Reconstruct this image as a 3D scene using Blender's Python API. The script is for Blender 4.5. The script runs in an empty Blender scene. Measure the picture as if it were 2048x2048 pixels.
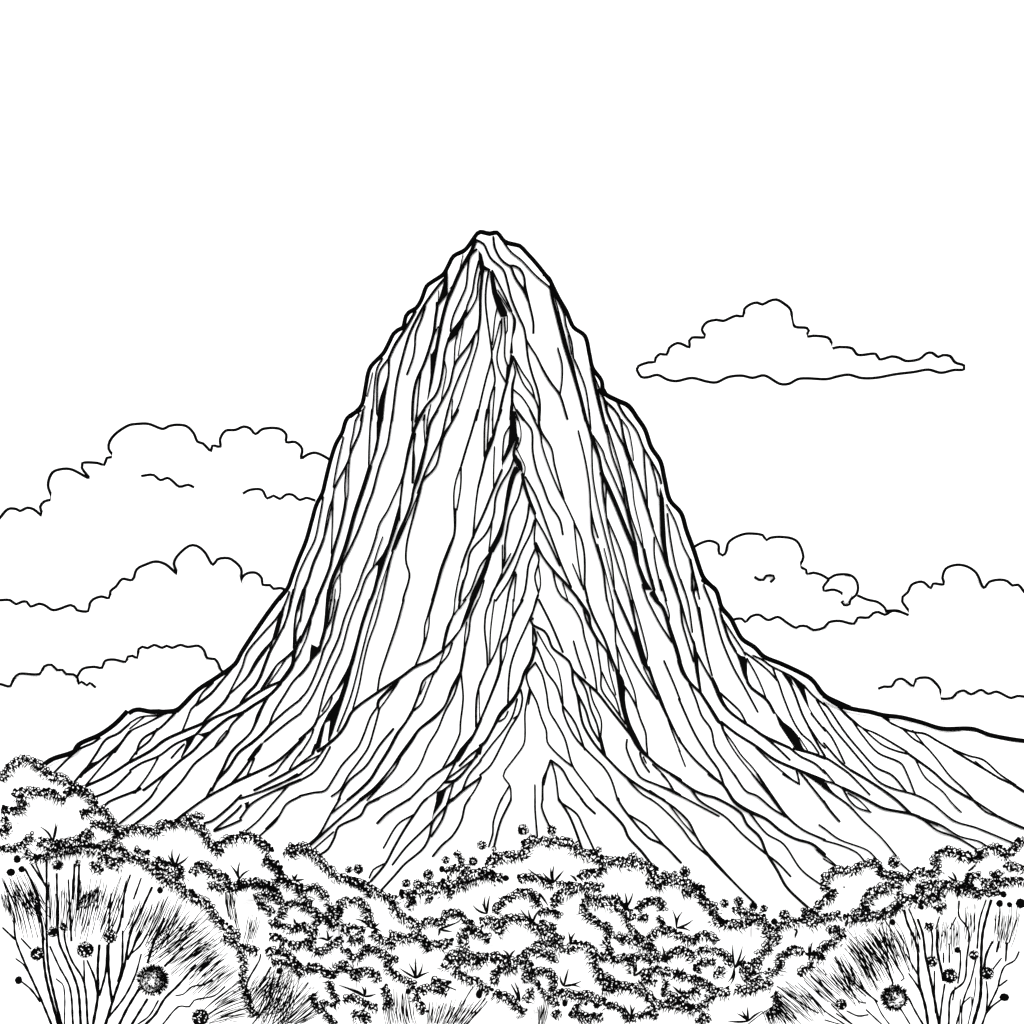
import bpy, bmesh, math, random
from mathutils import Vector
from mathutils.geometry import tessellate_polygon

sc = bpy.context.scene
# ---------------------------------------------------------------- camera, light, exposure
CAMZ = 120.0          # the viewpoint stands on a shrub covered rise, 120 m above the plain
F = 2048.0            # focal length in photo pixels (photo is 2048 wide)
HV = 1500.0           # row of the horizon
cam = bpy.data.cameras.new("camera")
camo = bpy.data.objects.new("camera", cam)
sc.collection.objects.link(camo)
camo.location = (0, 0, CAMZ)
camo.rotation_euler = (math.radians(90), 0, 0)
cam.sensor_width = 36.0
cam.lens = 36.0 * F / 2048.0
cam.shift_y = (HV - 1024.0) / 2048.0
cam.clip_start = 0.1
cam.clip_end = 200000.0
sc.camera = camo

w = bpy.data.worlds.new("World")
sc.world = w
w.use_nodes = True
bg = w.node_tree.nodes["Background"]
bg.inputs["Color"].default_value = (1, 1, 1, 1)      # blank, evenly bright overcast sky
bg.inputs["Strength"].default_value = 1.0

sun = bpy.data.lights.new("sun", "SUN")
sun.energy = 0.5
sun.angle = math.radians(40)
sun.color = (1.0, 1.0, 1.0)
suno = bpy.data.objects.new("sun", sun)
sc.collection.objects.link(suno)
suno.rotation_euler = (math.radians(50), 0, math.radians(-15))

sc.view_settings.view_transform = 'Standard'
sc.view_settings.look = 'None'
sc.view_settings.exposure = 0.75
sc.view_settings.gamma = 1.0
sc.cycles.max_bounces = 16
sc.cycles.diffuse_bounces = 16

# ---------------------------------------------------------------- materials
def paper(name, v, var):
    m = bpy.data.materials.new(name); m.use_nodes = True
    nt = m.node_tree; b = nt.nodes["Principled BSDF"]
    b.inputs["Roughness"].default_value = 1.0
    b.inputs["Specular IOR Level"].default_value = 0.0
    n = nt.nodes.new("ShaderNodeTexNoise"); n.inputs["Scale"].default_value = 3.0
    r = nt.nodes.new("ShaderNodeMapRange")
    r.inputs["To Min"].default_value = v - var; r.inputs["To Max"].default_value = v
    nt.links.new(n.outputs["Fac"], r.inputs["Value"])
    c = nt.nodes.new("ShaderNodeCombineColor")
    for k in ("Red", "Green", "Blue"): nt.links.new(r.outputs["Result"], c.inputs[k])
    nt.links.new(c.outputs["Color"], b.inputs["Base Color"])
    return m
WHITE = paper("white_ground", 0.97, 0.01)
ROCK = paper("white_rock", 0.97, 0.01)
CLOUD = paper("white_cloud", 0.97, 0.01)
LEAF = paper("white_foliage", 0.97, 0.01)
INK = paper("black_ink", 0.003, 0.002)
MATS = [WHITE, INK]

LW = 1.29             # line weight

# ---------------------------------------------------------------- helpers
def P(u, v, Y):
    """a point at distance Y on the line of sight of photo pixel (u, v)"""
    return Vector(((u - 1024.0) / F * Y, Y, CAMZ + (HV - v) / F * Y))

def lerp(a, b, t): return a + (b - a) * t

def smooth(pts, step=7.0):
    """Catmull-Rom through pts (tuples of equal length), about one sample each step pixels"""
    if len(pts) < 3:
        a, b = pts[0], pts[-1]
        n = max(1, int(math.dist(a[:2], b[:2]) / step))
        return [tuple(lerp(x, y, i / n) for x, y in zip(a, b)) for i in range(n + 1)]
    out = []
    q = [tuple(2 * x - y for x, y in zip(pts[0], pts[1]))] + list(pts) + [tuple(2 * x - y for x, y in zip(pts[-1], pts[-2]))]
    for i in range(1, len(q) - 2):
        p0, p1, p2, p3 = q[i - 1], q[i], q[i + 1], q[i + 2]
        n = max(1, int(math.dist(p1[:2], p2[:2]) / step))
        # tangents limited so that unevenly spaced points do not overshoot
        d1 = math.dist(p1[:2], p2[:2]); d0 = max(1e-3, math.dist(p0[:2], p1[:2])); d2 = max(1e-3, math.dist(p2[:2], p3[:2]))
        m1 = tuple((c - a) / (d0 + d1) * d1 for a, c in zip(p0, p2))
        m2 = tuple((c - a) / (d1 + d2) * d1 for a, c in zip(p1, p3))
        for k in range(n):
            t = k / n; t2 = t * t; t3 = t2 * t
            out.append(tuple((2*t3 - 3*t2 + 1) * a + (t3 - 2*t2 + t) * b + (-2*t3 + 3*t2) * c + (t3 - t2) * d
                             for a, b, c, d in zip(p1, m1, p2, m2)))
    out.append(tuple(pts[-1]))
    return out

class MB:
    """collects vertices and faces of ONE mesh"""
    def __init__(self): self.v = []; self.f = []; self.m = []; self.s = []
    def vert(self, p): self.v.append((p[0], p[1], p[2])); return len(self.v) - 1
    def face(self, idx, mat=0, sm=False): self.f.append(tuple(idx)); self.m.append(mat); self.s.append(sm)
    def ribbon(self, pts, place, mat=1):
        """pts: (u, v, width); place(u, v) -> 3D point; a strip lying on a surface"""
        n = len(pts)
        rows = []
        for i, (u, v, wd) in enumerate(pts):
            a = pts[max(0, i - 1)]; b = pts[min(n - 1, i + 1)]
            dx, dy = b[0] - a[0], b[1] - a[1]; L = math.hypot(dx, dy) or 1.0
            nx, ny = -dy / L * wd / 2, dx / L * wd / 2
            rows.append((self.vert(place(u + nx, v + ny)), self.vert(place(u - nx, v - ny))))
        for (a, b), (c, d) in zip(rows, rows[1:]): self.face((a, b, d, c), mat)
    def tube(self, pts, mat=1, k=6):
        """pts: (Vector, radius)"""
        rings = []
        n = len(pts)
        for i, (p, r) in enumerate(pts):
            t = (pts[min(n - 1, i + 1)][0] - pts[max(0, i - 1)][0])
            t = t.normalized() if t.length > 1e-9 else Vector((0, 0, 1))
            s = t.cross(Vector((0, 1, 0)))
            s = s.normalized() if s.length > 1e-6 else Vector((1, 0, 0))
            q = s.cross(t).normalized()
            rings.append([self.vert(p + (s * math.cos(j * 2 * math.pi / k) + q * math.sin(j * 2 * math.pi / k)) * r) for j in range(k)])
        for a, b in zip(rings, rings[1:]):
            for j in range(k): self.face((a[j], a[(j + 1) % k], b[(j + 1) % k], b[j]), mat, True)
        self.face(rings[0][::-1], mat); self.face(rings[-1], mat)
    def poly(self, pts, place, mat=1):
        """a filled outline, cut into small triangles that follow the surface"""
        bm = bmesh.new()
        vs = [bm.verts.new((u, v, 0)) for u, v in pts]
        for t in tessellate_polygon([[Vector((u, v, 0)) for u, v in pts]]):
            try: bm.faces.new([vs[i] for i in t])
            except ValueError: pass
        for _ in range(3):
            es = [e for e in bm.edges if e.calc_length() > 12]
            if not es: break
            bmesh.ops.subdivide_edges(bm, edges=es, cuts=1)
            bmesh.ops.triangulate(bm, faces=bm.faces[:])
        bm.verts.index_update()
        base = len(self.v)
        for x in bm.verts: self.vert(place(x.co.x, x.co.y))
        for f in bm.faces: self.face([base + x.index for x in f.verts], mat)
        bm.free()
    def build(self, name, mats, parent=None, origin=None):
        me = bpy.data.meshes.new(name)
        o = bpy.data.objects.new(name, me)
        sc.collection.objects.link(o)
        off = Vector((0, 0, 0))
        if parent is not None:
            o.parent = parent; off = parent.location
        elif origin is not None:
            o.location = origin; off = Vector(origin)
        me.from_pydata([(a - off[0], b - off[1], c - off[2]) for a, b, c in self.v], [], self.f)
        for m in mats: me.materials.append(m)
        me.polygons.foreach_set("material_index", self.m)
        me.polygons.foreach_set("use_smooth", self.s)
        me.update()
        return o

def tag(o, label, cat, group=None, kind=None):
    o['label'] = label; o['category'] = cat
    if group: o['group'] = group
    if kind: o['kind'] = kind

def parse(data):
    """rows of traced lines -> (code, args, points in photo pixels, scale)"""
    ox = oy = 0; s = 1.0
    for ln in data.strip().splitlines():
        p = ln.split()
        if p[0] == '@':
            ox, oy, s = float(p[1]), float(p[2]), float(p[3]) / 1932.0
            continue
        if p[0] == 'M': yield 'M', ln[2:].split('|'), None, 1.0; continue
        if p[0] in 'PFCWLTBOH': code, rest = p[0], p[1:]
        else: code, rest = '-', p
        args = []; pts = []
        for q in rest:
            if ',' in q:
                c = [float(x) for x in q.split(',')]
                pts.append((ox + c[0] * s, oy + c[1] * s) + tuple(x * s for x in c[2:]))
            else: args.append(float(q))
        yield code, args, pts, s

# ---------------------------------------------------------------- traced lines ("@ x y size" = the window they are measured in)
MOUNTAIN = """
@ 700 440 400
35 0,1900 60,1850 115,1785 150,1620 175,1480 205,1410 320,1290 370,1200 420,1100 460,1065 510,1040 540,930 565,895 640,850 690,770 740,640 790,600 900,525 950,440 1000,350 1110,290 1190,185 1230,130 1260,115 1350,133 1420,122 1490,205 1560,232 1640,250 1700,310 1800,420 1880,520 1932,590
20 910,565 830,660 720,815 640,960 570,1110 500,1350 450,1560 405,1932
18 725,835 690,950 635,1090 625,1220 610,1320 550,1490
22 630,880 550,1020 500,1100 430,1210 375,1330
20 375,1330,20 370,1500,18 340,1620,28 310,1740,45 290,1932,48
16 365,1345 290,1450 265,1560 260,1700 258,1870 268,1890
14 310,1340 260,1430 235,1600 225,1750 205,1932
10 215,1480 165,1700
12 140,1800 115,1870 100,1932
10 85,1870 50,1932
P 905,540 945,480 945,690 950,710 930,730 850,835 835,830 880,690 905,600
9 855,690 850,790
25 840,800 840,850 825,950 810,1080 770,1230 715,1390 640,1560 610,1720 600,1932
16 690,1450 670,1580 640,1932
30 1210,200 1180,280 1130,370 1060,500 1000,640 940,780 890,960 860,1110 830,1270 800,1450
P 790,1290 850,1180 835,1350 800,1560 760,1720 740,1760 775,1500 775,1290
10 1090,340 1060,470
9 1195,250 1135,340
9 970,655 1010,610
12 850,1035 800,1130 790,1190
18 1220,285 1160,340 1140,450 1120,640 1080,740 1000,920 975,1020 970,1070
P 970,1075 1060,960 1110,860 1125,920 1095,990 1040,1100 970,1170 940,1200 955,1110
22 955,1140 915,1280 895,1450 865,1600 820,1700 740,1790 650,1932
12 915,1370 930,1460 890,1680 880,1750
18 1242,400 1205,550 1180,700 1130,830 1120,900
16 1255,500 1235,620 1225,740 1185,830 1120,930
11 1095,990 1045,1305
14 1040,1100 1015,1200 1005,1400
25 1270,480 1275,550 1260,700 1255,950 1240,1060
P 1240,290 1275,330 1300,440 1360,475 1350,495 1300,485 1285,560 1270,560 1255,500 1240,390
20 1225,1070 1150,1200 1030,1360 1005,1410 960,1600 890,1740 790,1932
16 1240,1070 1235,1180 1180,1370 1080,1700 1050,1790 980,1932
18 1200,1120 1160,1280 1060,1500 990,1680 920,1932
10 990,1740 980,1920
18 1340,490 1315,640 1310,800 1325,950 1350,1130 1370,1290 1365,1350 1310,1550 1220,1932
18 1370,1340 1390,1450 1400,1560 1360,1700 1310,1932
14 1400,1620 1385,1800 1375,1932
10 1350,1780 1340,1932
P 1350,490 1385,500 1400,590 1425,700 1520,890 1522,930 1455,940 1410,830 1370,700 1352,560
12 1430,680 1500,790 1560,890 1590,960,26 1585,1050,26 1565,1150 1560,1280,28
18 1375,490 1420,580 1500,740 1560,880
9 1430,715 1540,880
14 1420,850 1400,950 1375,1200
14 1450,980 1400,1180 1380,1250
16 1465,960 1460,1110 1420,1320 1440,1440 1500,1560
16 1490,950 1500,1100 1495,1320 1520,1400
12 1520,930 1520,1070 1500,1110
P 1550,1280 1590,1330 1560,1420 1540,1520 1510,1620 1500,1570 1510,1420 1535,1390
24 1520,1560 1480,1700 1430,1932
20 1215,190 1290,230 1320,290 1360,370 1480,480 1520,600 1560,760 1630,930 1680,1040 1700,1150 1720,1330 1760,1490 1810,1640 1835,1780 1830,1932
18 1700,1150 1740,1220 1810,1330 1860,1440 1932,1560
20 1385,165 1400,270 1460,380 1540,440 1580,440 1640,470 1680,540 1695,650 1730,800 1770,980 1772,1090
22 1555,450 1600,560 1680,680 1720,770
P 1685,560 1700,640 1725,780 1655,650 1675,645
15 1490,220 1560,310 1660,390 1790,530 1932,650
16 1580,1320 1670,1480 1750,1600 1785,1720
16 1585,1340 1620,1450 1680,1590 1780,1720 1820,1820 1835,1932
24 1580,1390,10 1597,1470,16 1570,1600 1565,1760 1560,1860
16 1580,1640 1660,1710 1740,1830 1790,1932
14 1570,1750 1600,1830 1670,1932
P 1545,1780 1560,1860 1600,1850 1590,1932 1535,1932
10 1590,1880 1620,1932
11 780,1790 745,1932
9 715,1890 705,1932
@ 1000 440 400
35 420,520 470,560 510,640 570,760 640,880 710,1035 820,1120 865,1300 895,1430 980,1550 1005,1670 1130,1745 1240,1800 1350,1945
30 485,640,18 510,770,22 560,950 620,1180 690,1390,36 730,1540 780,1720 830,1932
12 495,660 550,820 590,980 650,1210 685,1360
16 500,660 560,770 620,900 640,1020 690,1170 710,1330
10 660,1120 690,1290
16 720,1350 760,1440 830,1640 870,1932
26 885,1420 910,1560 950,1740 1000,1932
14 900,1480 950,1600 1000,1720 1030,1850 1065,1932
14 985,1620 1000,1720 1100,1820 1170,1932
16 1140,1760 1180,1840 1240,1932
16 560,1240 600,1390 600,1550 580,1690
19 360,1330 420,1450 500,1580 580,1690 650,1920
@ 560 820 400
35 770,0 650,80 600,220 540,330 490,480 440,680 410,800 350,920 310,1060 250,1270 180,1440 120,1600 75,1720 -10,1830
14 610,265 560,480 530,640 515,740
14 760,45 725,110 705,230 680,340 675,410
18 800,0 770,200 685,400 655,500 560,680 525,750
14 525,750 505,860 470,960 420,1230
12 515,830 490,960 440,1180 420,1240
14 508,850 505,1080 495,1380
16 640,560 625,740 630,850
12 670,450 660,650 655,820 645,860
24 635,860 620,960 580,1140 510,1380 480,1520 400,1720 349,1840
14 415,840 380,1040 335,1250 250,1420 170,1600 130,1760 85,1932
22 420,1240 390,1320 320,1480 270,1640 210,1780 170,1932
14 240,1730 226,1840
13 90,1760 20,1932
15 885,0 870,150 860,350 855,530
P 965,0 1005,0 970,200 940,380 880,540 860,560 905,400 930,280 930,120
33 870,540 810,730 720,1000 640,1290 580,1460 500,1650 470,1780 462,1840
12 935,0 935,45 950,60
19 1090,0 1060,200 1035,340 960,540 890,800 840,930 760,1150 660,1370 600,1490 590,1560
12 590,1560 520,1690 498,1840
14 580,1590 580,1760 564,1840
10 535,1735 522,1840
15 1285,0 1275,200
14 1325,0 1305,110
28 1395,0,22 1340,90 1290,210 1240,400 1200,600,24 1175,690
13 1400,50 1390,150 1400,320
13 1440,0 1420,130 1415,230
24 1520,0 1450,130 1420,280 1395,400,30 1330,650,34 1290,770 1270,880 1210,1050 1150,1180 1080,1360,14
22 1305,230 1290,360,14 1290,480,28 1280,700
19 1620,0 1590,130 1560,260 1490,410 1410,580 1370,690 1330,800
14 1660,0 1655,80
19 1720,0 1650,130 1570,270,26 1540,420 1510,530 1460,600 1380,680 1350,790 1290,1020 1230,1260 1215,1400 1220,1480 1250,1580 1240,1660 1195,1800 1186,1840
11 1340,790 1260,1000 1160,1200 1090,1360 1020,1560 960,1740 931,1840
16 1090,1370 1060,1470 1010,1690 979,1840
12 1320,850 1180,1180 1110,1340
17 1170,690 1090,860 1040,970 960,1100 920,1240 870,1390 800,1560 740,1730 691,1840
19 1185,690 1160,900 1150,1060
P 1145,920 1158,960 1150,1070 1110,1190 1060,1330 1020,1440 985,1550 940,1680 925,1650 945,1500 900,1510 990,1390 1040,1290 1080,1150
13 990,1230 945,1350 900,1500
18 905,1510 830,1620 770,1790 751,1840
26 945,1600 910,1740 873,1840
20 1910,0 1850,210 1800,370 1750,540
16 1740,560 1700,680 1680,800 1680,960
16 1750,560 1745,740 1710,960
28 1690,960 1685,1190,22 1640,1320 1560,1530 1500,1750 1473,1840
@ 900 820 400
17 355,0 335,150 330,440
15 380,0 365,250 360,360
14 415,0 410,220
22 495,0 450,130 410,280,28 340,470 310,600 270,760,18 240,1010,16 225,1230
P 390,260 420,280 360,400 340,470 325,540 325,440 360,350
16 575,160 525,250 505,480
P 575,0 630,10 640,120 650,250 590,380 510,530 500,600 498,480 520,440 560,330 575,160
22 500,580 410,790 330,990 230,1210 150,1400 110,1520
14 430,360 420,600 420,740
19 620,460 580,570 490,720 440,850 420,1020 350,1190 200,1370 165,1560 130,1660
14 405,1090 390,1230 375,1360
42 640,560 590,690 550,880,34 520,1050,26 480,1200 400,1360,45
45 395,1370,30 330,1560,42 240,1770,50 210,1840
26 655,270 615,430 660,510,50 690,570
P 615,430 640,430 700,540 705,620 690,600 650,540 635,560 640,480
12 630,20 660,90 685,200 680,300 645,380
12 640,370 680,450 725,550 715,640
12 630,190 650,260 660,330
18 680,560 650,600
19 700,690 660,850 580,1020 550,1160 530,1290 530,1420 515,1500
14 505,1310 505,1540 500,1600
28 700,620 710,690 760,850 820,1000
20 765,910 745,1050 690,1220 620,1400 520,1590 420,1750 388,1840
18 815,1070 780,1190 690,1370 640,1500 570,1650 446,1840
14 585,1390 510,1530
18 500,1580 430,1740 388,1840
16 820,1000 825,1080 815,1240 825,1340
19 630,1570 570,1750 555,1840
15 640,1590 625,1740 617,1840
19 820,1350 760,1490 740,1640 720,1760 687,1840
17 835,1350 860,1450 820,1610 850,1750
14 855,1490 875,1680 845,1800
22 850,1790 832,1840
17 385,1380 290,1510 200,1740 131,1840
14 330,1650 290,1800 269,1840
15 110,1520 70,1690 45,1840
24 130,1650 100,1770 91,1840
19 645,0 720,100 790,200 800,400 840,590 900,740 960,900 1060,1060 1090,1200
16 770,0 820,110 870,210 890,340 940,500 1030,730 1110,890 1200,1080
22 860,0 870,180 980,370,18 1010,530,18 1100,860,18
19 1200,1090 1270,1250 1300,1420 1300,1730
15 1200,1110 1230,1400 1270,1660 1290,1730
14 1185,1490 1270,1690
22 1300,1700 1330,1830 1334,1840
19 730,650 830,830 930,1100 1000,1290 1070,1480 1170,1710
17 830,1050 920,1210 1060,1500
24 825,1290,34 900,1420,20 1000,1550 1120,1680 1230,1810 1250,1840
17 995,1560 1030,1710 1080,1800 1136,1840
13 1090,1680 1140,1840
20 1110,0 1135,85
26 1285,0 1350,200 1380,290,34 1440,450 1470,600 1520,720
16 1345,0 1360,180
17 1240,205 1310,500 1350,760 1360,950 1390,1100 1430,1230
15 1370,310 1380,620 1420,870 1500,1200 1560,1440 1590,1720
19 1365,980 1375,1180 1420,1330 1480,1540 1500,1720 1517,1840
12 1490,1340 1530,1500 1590,1740
12 1430,1300 1500,1560 1560,1800 1568,1840
22 1590,1740 1620,1820 1629,1840
15 1385,250 1480,400 1500,470 1600,700 1720,1000 1800,1300
17 1470,650 1480,800 1510,1000
15 1510,730 1510,1000 1570,1300 1640,1540 1700,1700 1742,1840
15 1520,1050 1620,1280 1680,1450 1720,1640 1768,1840
17 1860,1690 1912,1840
@ 1180 780 400
38 130,0 150,40 260,100 370,150 450,260 530,380 590,550 680,690 720,860 770,1060 880,1190 930,1350 1000,1540 1080,1780 1110,1830 1220,1940
26 65,0 140,320 165,400
15 155,350 210,610 300,880 350,1150 440,1500
15 165,340 270,680 340,950 390,1200 460,1400 520,1550
11 330,950 400,1300 450,1490
18 85,0 150,110 170,210 280,450 340,560
22 150,110,14 280,250,16 330,470 380,660
12 310,290 370,380 410,570 420,675
34 345,560 380,660 450,820,24 550,1130,24 610,1320,20
12 290,280 310,330
17 265,115 320,220 450,390 520,560 580,660 670,820 690,900
17 520,570 530,750 550,1000 555,1150
15 590,700 640,880 660,1020 680,1030
13 375,710 410,910 430,1100 490,1360 520,1560
P 680,930 715,1050 725,1250 740,1500 770,1700 740,1720 710,1580 680,1400 670,1050
25 560,1150 610,1340,17 700,1580,17 760,1720,32 840,1932,26
16 620,1430 625,1620 690,1932
28 520,1540 560,1720 620,1932
34 110,800 170,920 270,1150 370,1400 430,1530
P 370,1400 460,1510 480,1680 540,1830 600,1932 530,1932 470,1760 420,1600
13 745,1110 830,1280 900,1500 970,1640
22 970,1640 1000,1780 1040,1932
15 750,1200 780,1440 830,1700 910,1932
16 985,1770 985,1932
10 1020,1845 1020,1932
14 1100,1880 1120,1940
@ 260 1180 400
38 1510,0 1400,130 1210,400 1080,600 1010,720 830,850 650,970 480,1140 420,1170 200,1175 90,1155 30,1165 -10,1190
22 500,1130 460,1170 320,1180
P 180,1170 460,1160 300,1215 270,1200 200,1195
14 270,1212 100,1225 0,1280
15 300,1212 150,1290 50,1335 -5,1365
12 130,1230 0,1335
13 1535,20 1490,150 1460,210
16 1455,210 1400,290 1290,410 1130,600 1080,750 950,1010
30 1480,170,20 1440,300,34 1400,440,34 1370,490,14 1300,580 1220,690 1130,840,20 1020,950,16 940,1020,16
16 1560,50 1500,300 1350,600
14 1375,480 1345,600
24 1345,600 1300,720 1250,850 1200,930 1130,1000 1070,1090
17 1575,0 1540,180 1480,360
P 1415,360 1460,230 1480,190 1480,240 1420,400 1390,470 1395,420
19 1670,0 1615,170 1590,330 1580,560
15 1690,0 1676,101
15 1652,245 1605,390 1600,520
28 1840,0,22 1799,101
28 1652,451 1610,540 1580,650,22
17 1652,580 1640,610 1590,690
26 1590,580 1500,660,22 1420,720,14 1340,850 1270,960
12 1495,680 1420,790 1330,920
30 1580,620 1570,720,34 1500,830,34 1460,880
22 1460,880 1330,935 1200,1010 1070,1100 980,1160 780,1250 640,1390
24 1455,900 1350,1010 1180,1120 1090,1180 960,1230 790,1360
22 980,760,16 890,870,18 780,1000 640,1110
16 800,895 700,990 640,1100 590,1150 550,1250 500,1370
24 950,1020 890,1100 740,1240 710,1280 500,1370 330,1450 200,1550 0,1660
19 440,1180 290,1330 140,1420 90,1480 60,1580
17 260,1340 190,1450 70,1550 0,1640
18 645,1390 560,1430 430,1490 280,1600 110,1670 0,1740
P 540,1440 640,1400 600,1470 500,1620 485,1620 540,1490
17 520,1490 470,1540 400,1620
22 790,1360 700,1450 610,1550 480,1650 380,1740 240,1850 130,1932
P 650,1395 740,1370 800,1350 720,1430 700,1415
16 270,1620 190,1760 120,1860 60,1932
14 370,1760 300,1840 240,1932
20 1090,1190 980,1300 930,1400 830,1510 730,1590 620,1680 510,1830 420,1932
14 930,1360 860,1440 820,1510
24 1330,1030 1290,1110,16 1220,1260,24 1160,1380,18 980,1560 900,1720 840,1830
14 1300,1070 1230,1200 1210,1260
P 1750,520 1810,550 1840,510 1880,430 1840,590 1720,720 1680,780 1640,830 1730,690 1740,580
28 1920,0,32 1905,101
18 1652,801 1570,890 1500,1000 1390,1180 1340,1310
18 1652,1047 1640,1060 1510,1160 1340,1310
24 1340,1310 1260,1400 1180,1470 1050,1570 950,1720 840,1840 790,1932
18 1652,1186 1520,1280 1300,1460
P 1300,1450 1260,1540 1210,1600 1180,1650 1130,1640 1190,1570
22 1160,1640 1080,1750 980,1870
16 1200,1630 1130,1790
22 1652,1449 1640,1460 1500,1590 1380,1680 1130,1800 980,1870 870,1932
16 1652,1561 1600,1630 1540,1730
17 1652,1455 1580,1540 1460,1680 1410,1750 1345,1795
22 1652,1677 1540,1750 1410,1820 1200,1932
19 1652,1774 1560,1820 1300,1932
18 1652,1833 1540,1880 1420,1932
@ 600 1200 400
18 30,0 0,200
26 165,0 80,220 0,400
14 105,200 60,370 0,500
28 265,0 240,270 200,420
14 300,0 265,220
15 335,0 300,180 255,270
18 370,0 320,210 290,350 230,470 190,600 120,780 60,890 0,955
24 100,590 40,675 -10,730
22 170,1140 130,1220 -5,1345
16 130,1250 100,1330 -5,1495
13 50,1320 -5,1390
18 500,0 430,170 370,370 280,570 190,780 100,960 0,1100
17 555,0 470,230 400,480 300,700 230,900 170,1140
28 675,0 600,230 550,420 500,600,34 460,700
P 500,560 510,620 470,800 420,960 370,1110 320,1270 280,1370 265,1360 290,1160 250,1180 200,1290 140,1440 150,1390 200,1230 270,1090 370,950 430,780 380,850 300,940 310,920 440,690
15 440,740 350,870 290,940 215,1070
13 310,940 270,1040 180,1140
16 740,0 660,270 600,500 540,750 480,960 360,1265
16 785,0 730,210 660,410 610,620 570,830 510,1050
18 1000,0 930,250 840,520 770,740 750,870
26 1285,0 1240,150
16 1235,150 1205,250 1200,370
14 1250,150 1245,250 1220,370
30 1210,370 1180,470,20 1110,640,16
24 1390,480 1250,580 1100,650 980,740 750,890 510,1070 440,1200,26 380,1290 270,1390 170,1460
22 1495,0,12 1480,140,16 1430,260,28 1380,470,24
14 1540,70 1490,140
20 1545,0 1533,70
13 1600,0 1540,80
P 145,1450 200,1235 245,1180 195,1420
P 1640,0 1690,0 1630,160 1550,300 1480,400 1390,490 1370,480 1460,380 1540,280 1600,110
17 1720,0 1650,160 1630,320 1590,470
14 1610,220 1590,360 1585,470
26 1590,470 1560,650 1550,700
16 1470,420 1430,530 1310,680 1230,860 1170,1000 1080,1080
14 1390,500 1340,640
20 1310,680 1190,780 1150,900 1080,1080
10 1215,795 1165,905
24 1340,640 1310,690
26 1080,1080 1020,1180,20 940,1290 860,1440 760,1600 680,1730 560,1850 460,1932
26 940,790 760,970 750,1040
14 930,820 820,980 760,1060
P 980,740 940,820 910,820
18 740,1040 680,1130 620,1290 560,1420 480,1510 400,1600 320,1730 240,1840 130,1860 0,1890
18 765,1060 720,1230 660,1420 560,1570 470,1690 390,1830 305,1895
20 900,1245 770,1400 640,1600 480,1740 410,1840 370,1932
30 1550,700,26 1470,850,28 1400,1020,20 1300,1130 1150,1250,22 1080,1350 970,1500,30 880,1620,16 720,1820 580,1932
15 970,1520 920,1620 780,1790 650,1932
17 1540,740 1490,910 1400,1080 1330,1250 1240,1400 1170,1570 1100,1680 970,1800 820,1880 710,1932
17 1555,700 1570,850 1575,960 1550,1180 1540,1300 1430,1530 1380,1620
20 1748,782 1740,800 1710,920 1700,1040 1700,1220
10 1730,880 1735,1150
24 1748,1153 1650,1350 1580,1420
P 1680,1280 1640,1380 1590,1470 1540,1550 1490,1580 1380,1640 1370,1630 1480,1540 1540,1440
20 1380,1630 1240,1730 1160,1820 1050,1932
17 1495,1580 1410,1740
26 1748,1427 1740,1440 1640,1590,18 1500,1740 1400,1760,22
18 1748,1417 1640,1500 1540,1600
16 1710,1510 1540,1640 1410,1740 1310,1850 1200,1932
18 1748,1548 1740,1560 1630,1690 1570,1830
22 1748,1711 1570,1840 1470,1932
16 1748,1723 1680,1850 1620,1932
P 1440,1780 1490,1750 1450,1800 1410,1830 1370,1932 1310,1932 1320,1870
16 1480,1770 1430,1932
14 180,1500 0,1590
17 290,1420 200,1580 120,1670 0,1740
15 240,1430 150,1550 0,1680
16 130,1480 0,1580
26 150,1400 120,1480
@ 960 1200 400
P 530,0 560,0 500,180 485,170
18 105,0 60,110 45,250 50,350 65,480 72,640
14 140,0 115,180 100,330 93,600
20 75,640 30,740 0,815
17 265,0 240,150 200,340 150,500 90,620
15 320,0 315,150
22 410,0 320,170 270,330 210,420 200,620
14 270,340 250,500 210,630
26 205,600 180,720 100,930,22 0,1170,18
18 520,90 440,270 350,470 300,620 280,760 270,990
22 510,180 490,200 510,240 620,300 660,360 700,460 800,540 860,590 900,680 1020,790 1130,890 1270,1070 1390,1220 1470,1320
20 570,0 690,240 800,500
18 510,260 510,430
22 520,280 545,380 530,430
30 525,430 520,500 490,600 430,700,26 400,800,24 360,900 300,990,34 200,1100,34 130,1230,24 50,1370,26 0,1410
15 555,310 650,480 730,600 780,780 800,980
18 550,460 600,580 640,690 740,830 790,990
13 370,1110 330,1140
15 270,1080 240,1140 190,1170
18 395,870 410,950 380,1090 290,1240 200,1420 100,1600 0,1690
17 360,960 310,1130 220,1270 120,1390 0,1550
18 20,1400 0,1480
17 530,610 450,720 470,830 500,890 550,990 590,1130 640,1260 650,1370 710,1450 830,1560 900,1610
17 535,605 600,720 640,880 670,1070 740,1190 820,1340 890,1590 960,1700 1060,1830 1130,1932
16 480,850 460,950 435,1090 435,1310 420,1400 330,1530 240,1650 225,1700 290,1800 300,1932
14 490,880 470,1000
16 280,1800 200,1932
18 800,990 800,1060 850,1200 930,1340 1030,1450 1100,1520 1200,1620 1270,1740 1330,1932
18 800,1020 920,1190 1010,1440
22 890,660 900,790 940,910 970,1090 1000,1210 1100,1380 1200,1500
14 900,700 890,660
20 950,920 1020,1060 1070,1220 1150,1360
18 940,730 1020,860 1070,1050 1130,1200 1155,1320
15 1060,850 1090,970 1170,1160 1165,1340
30 1160,1330 1190,1450 1210,1510,24
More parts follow.
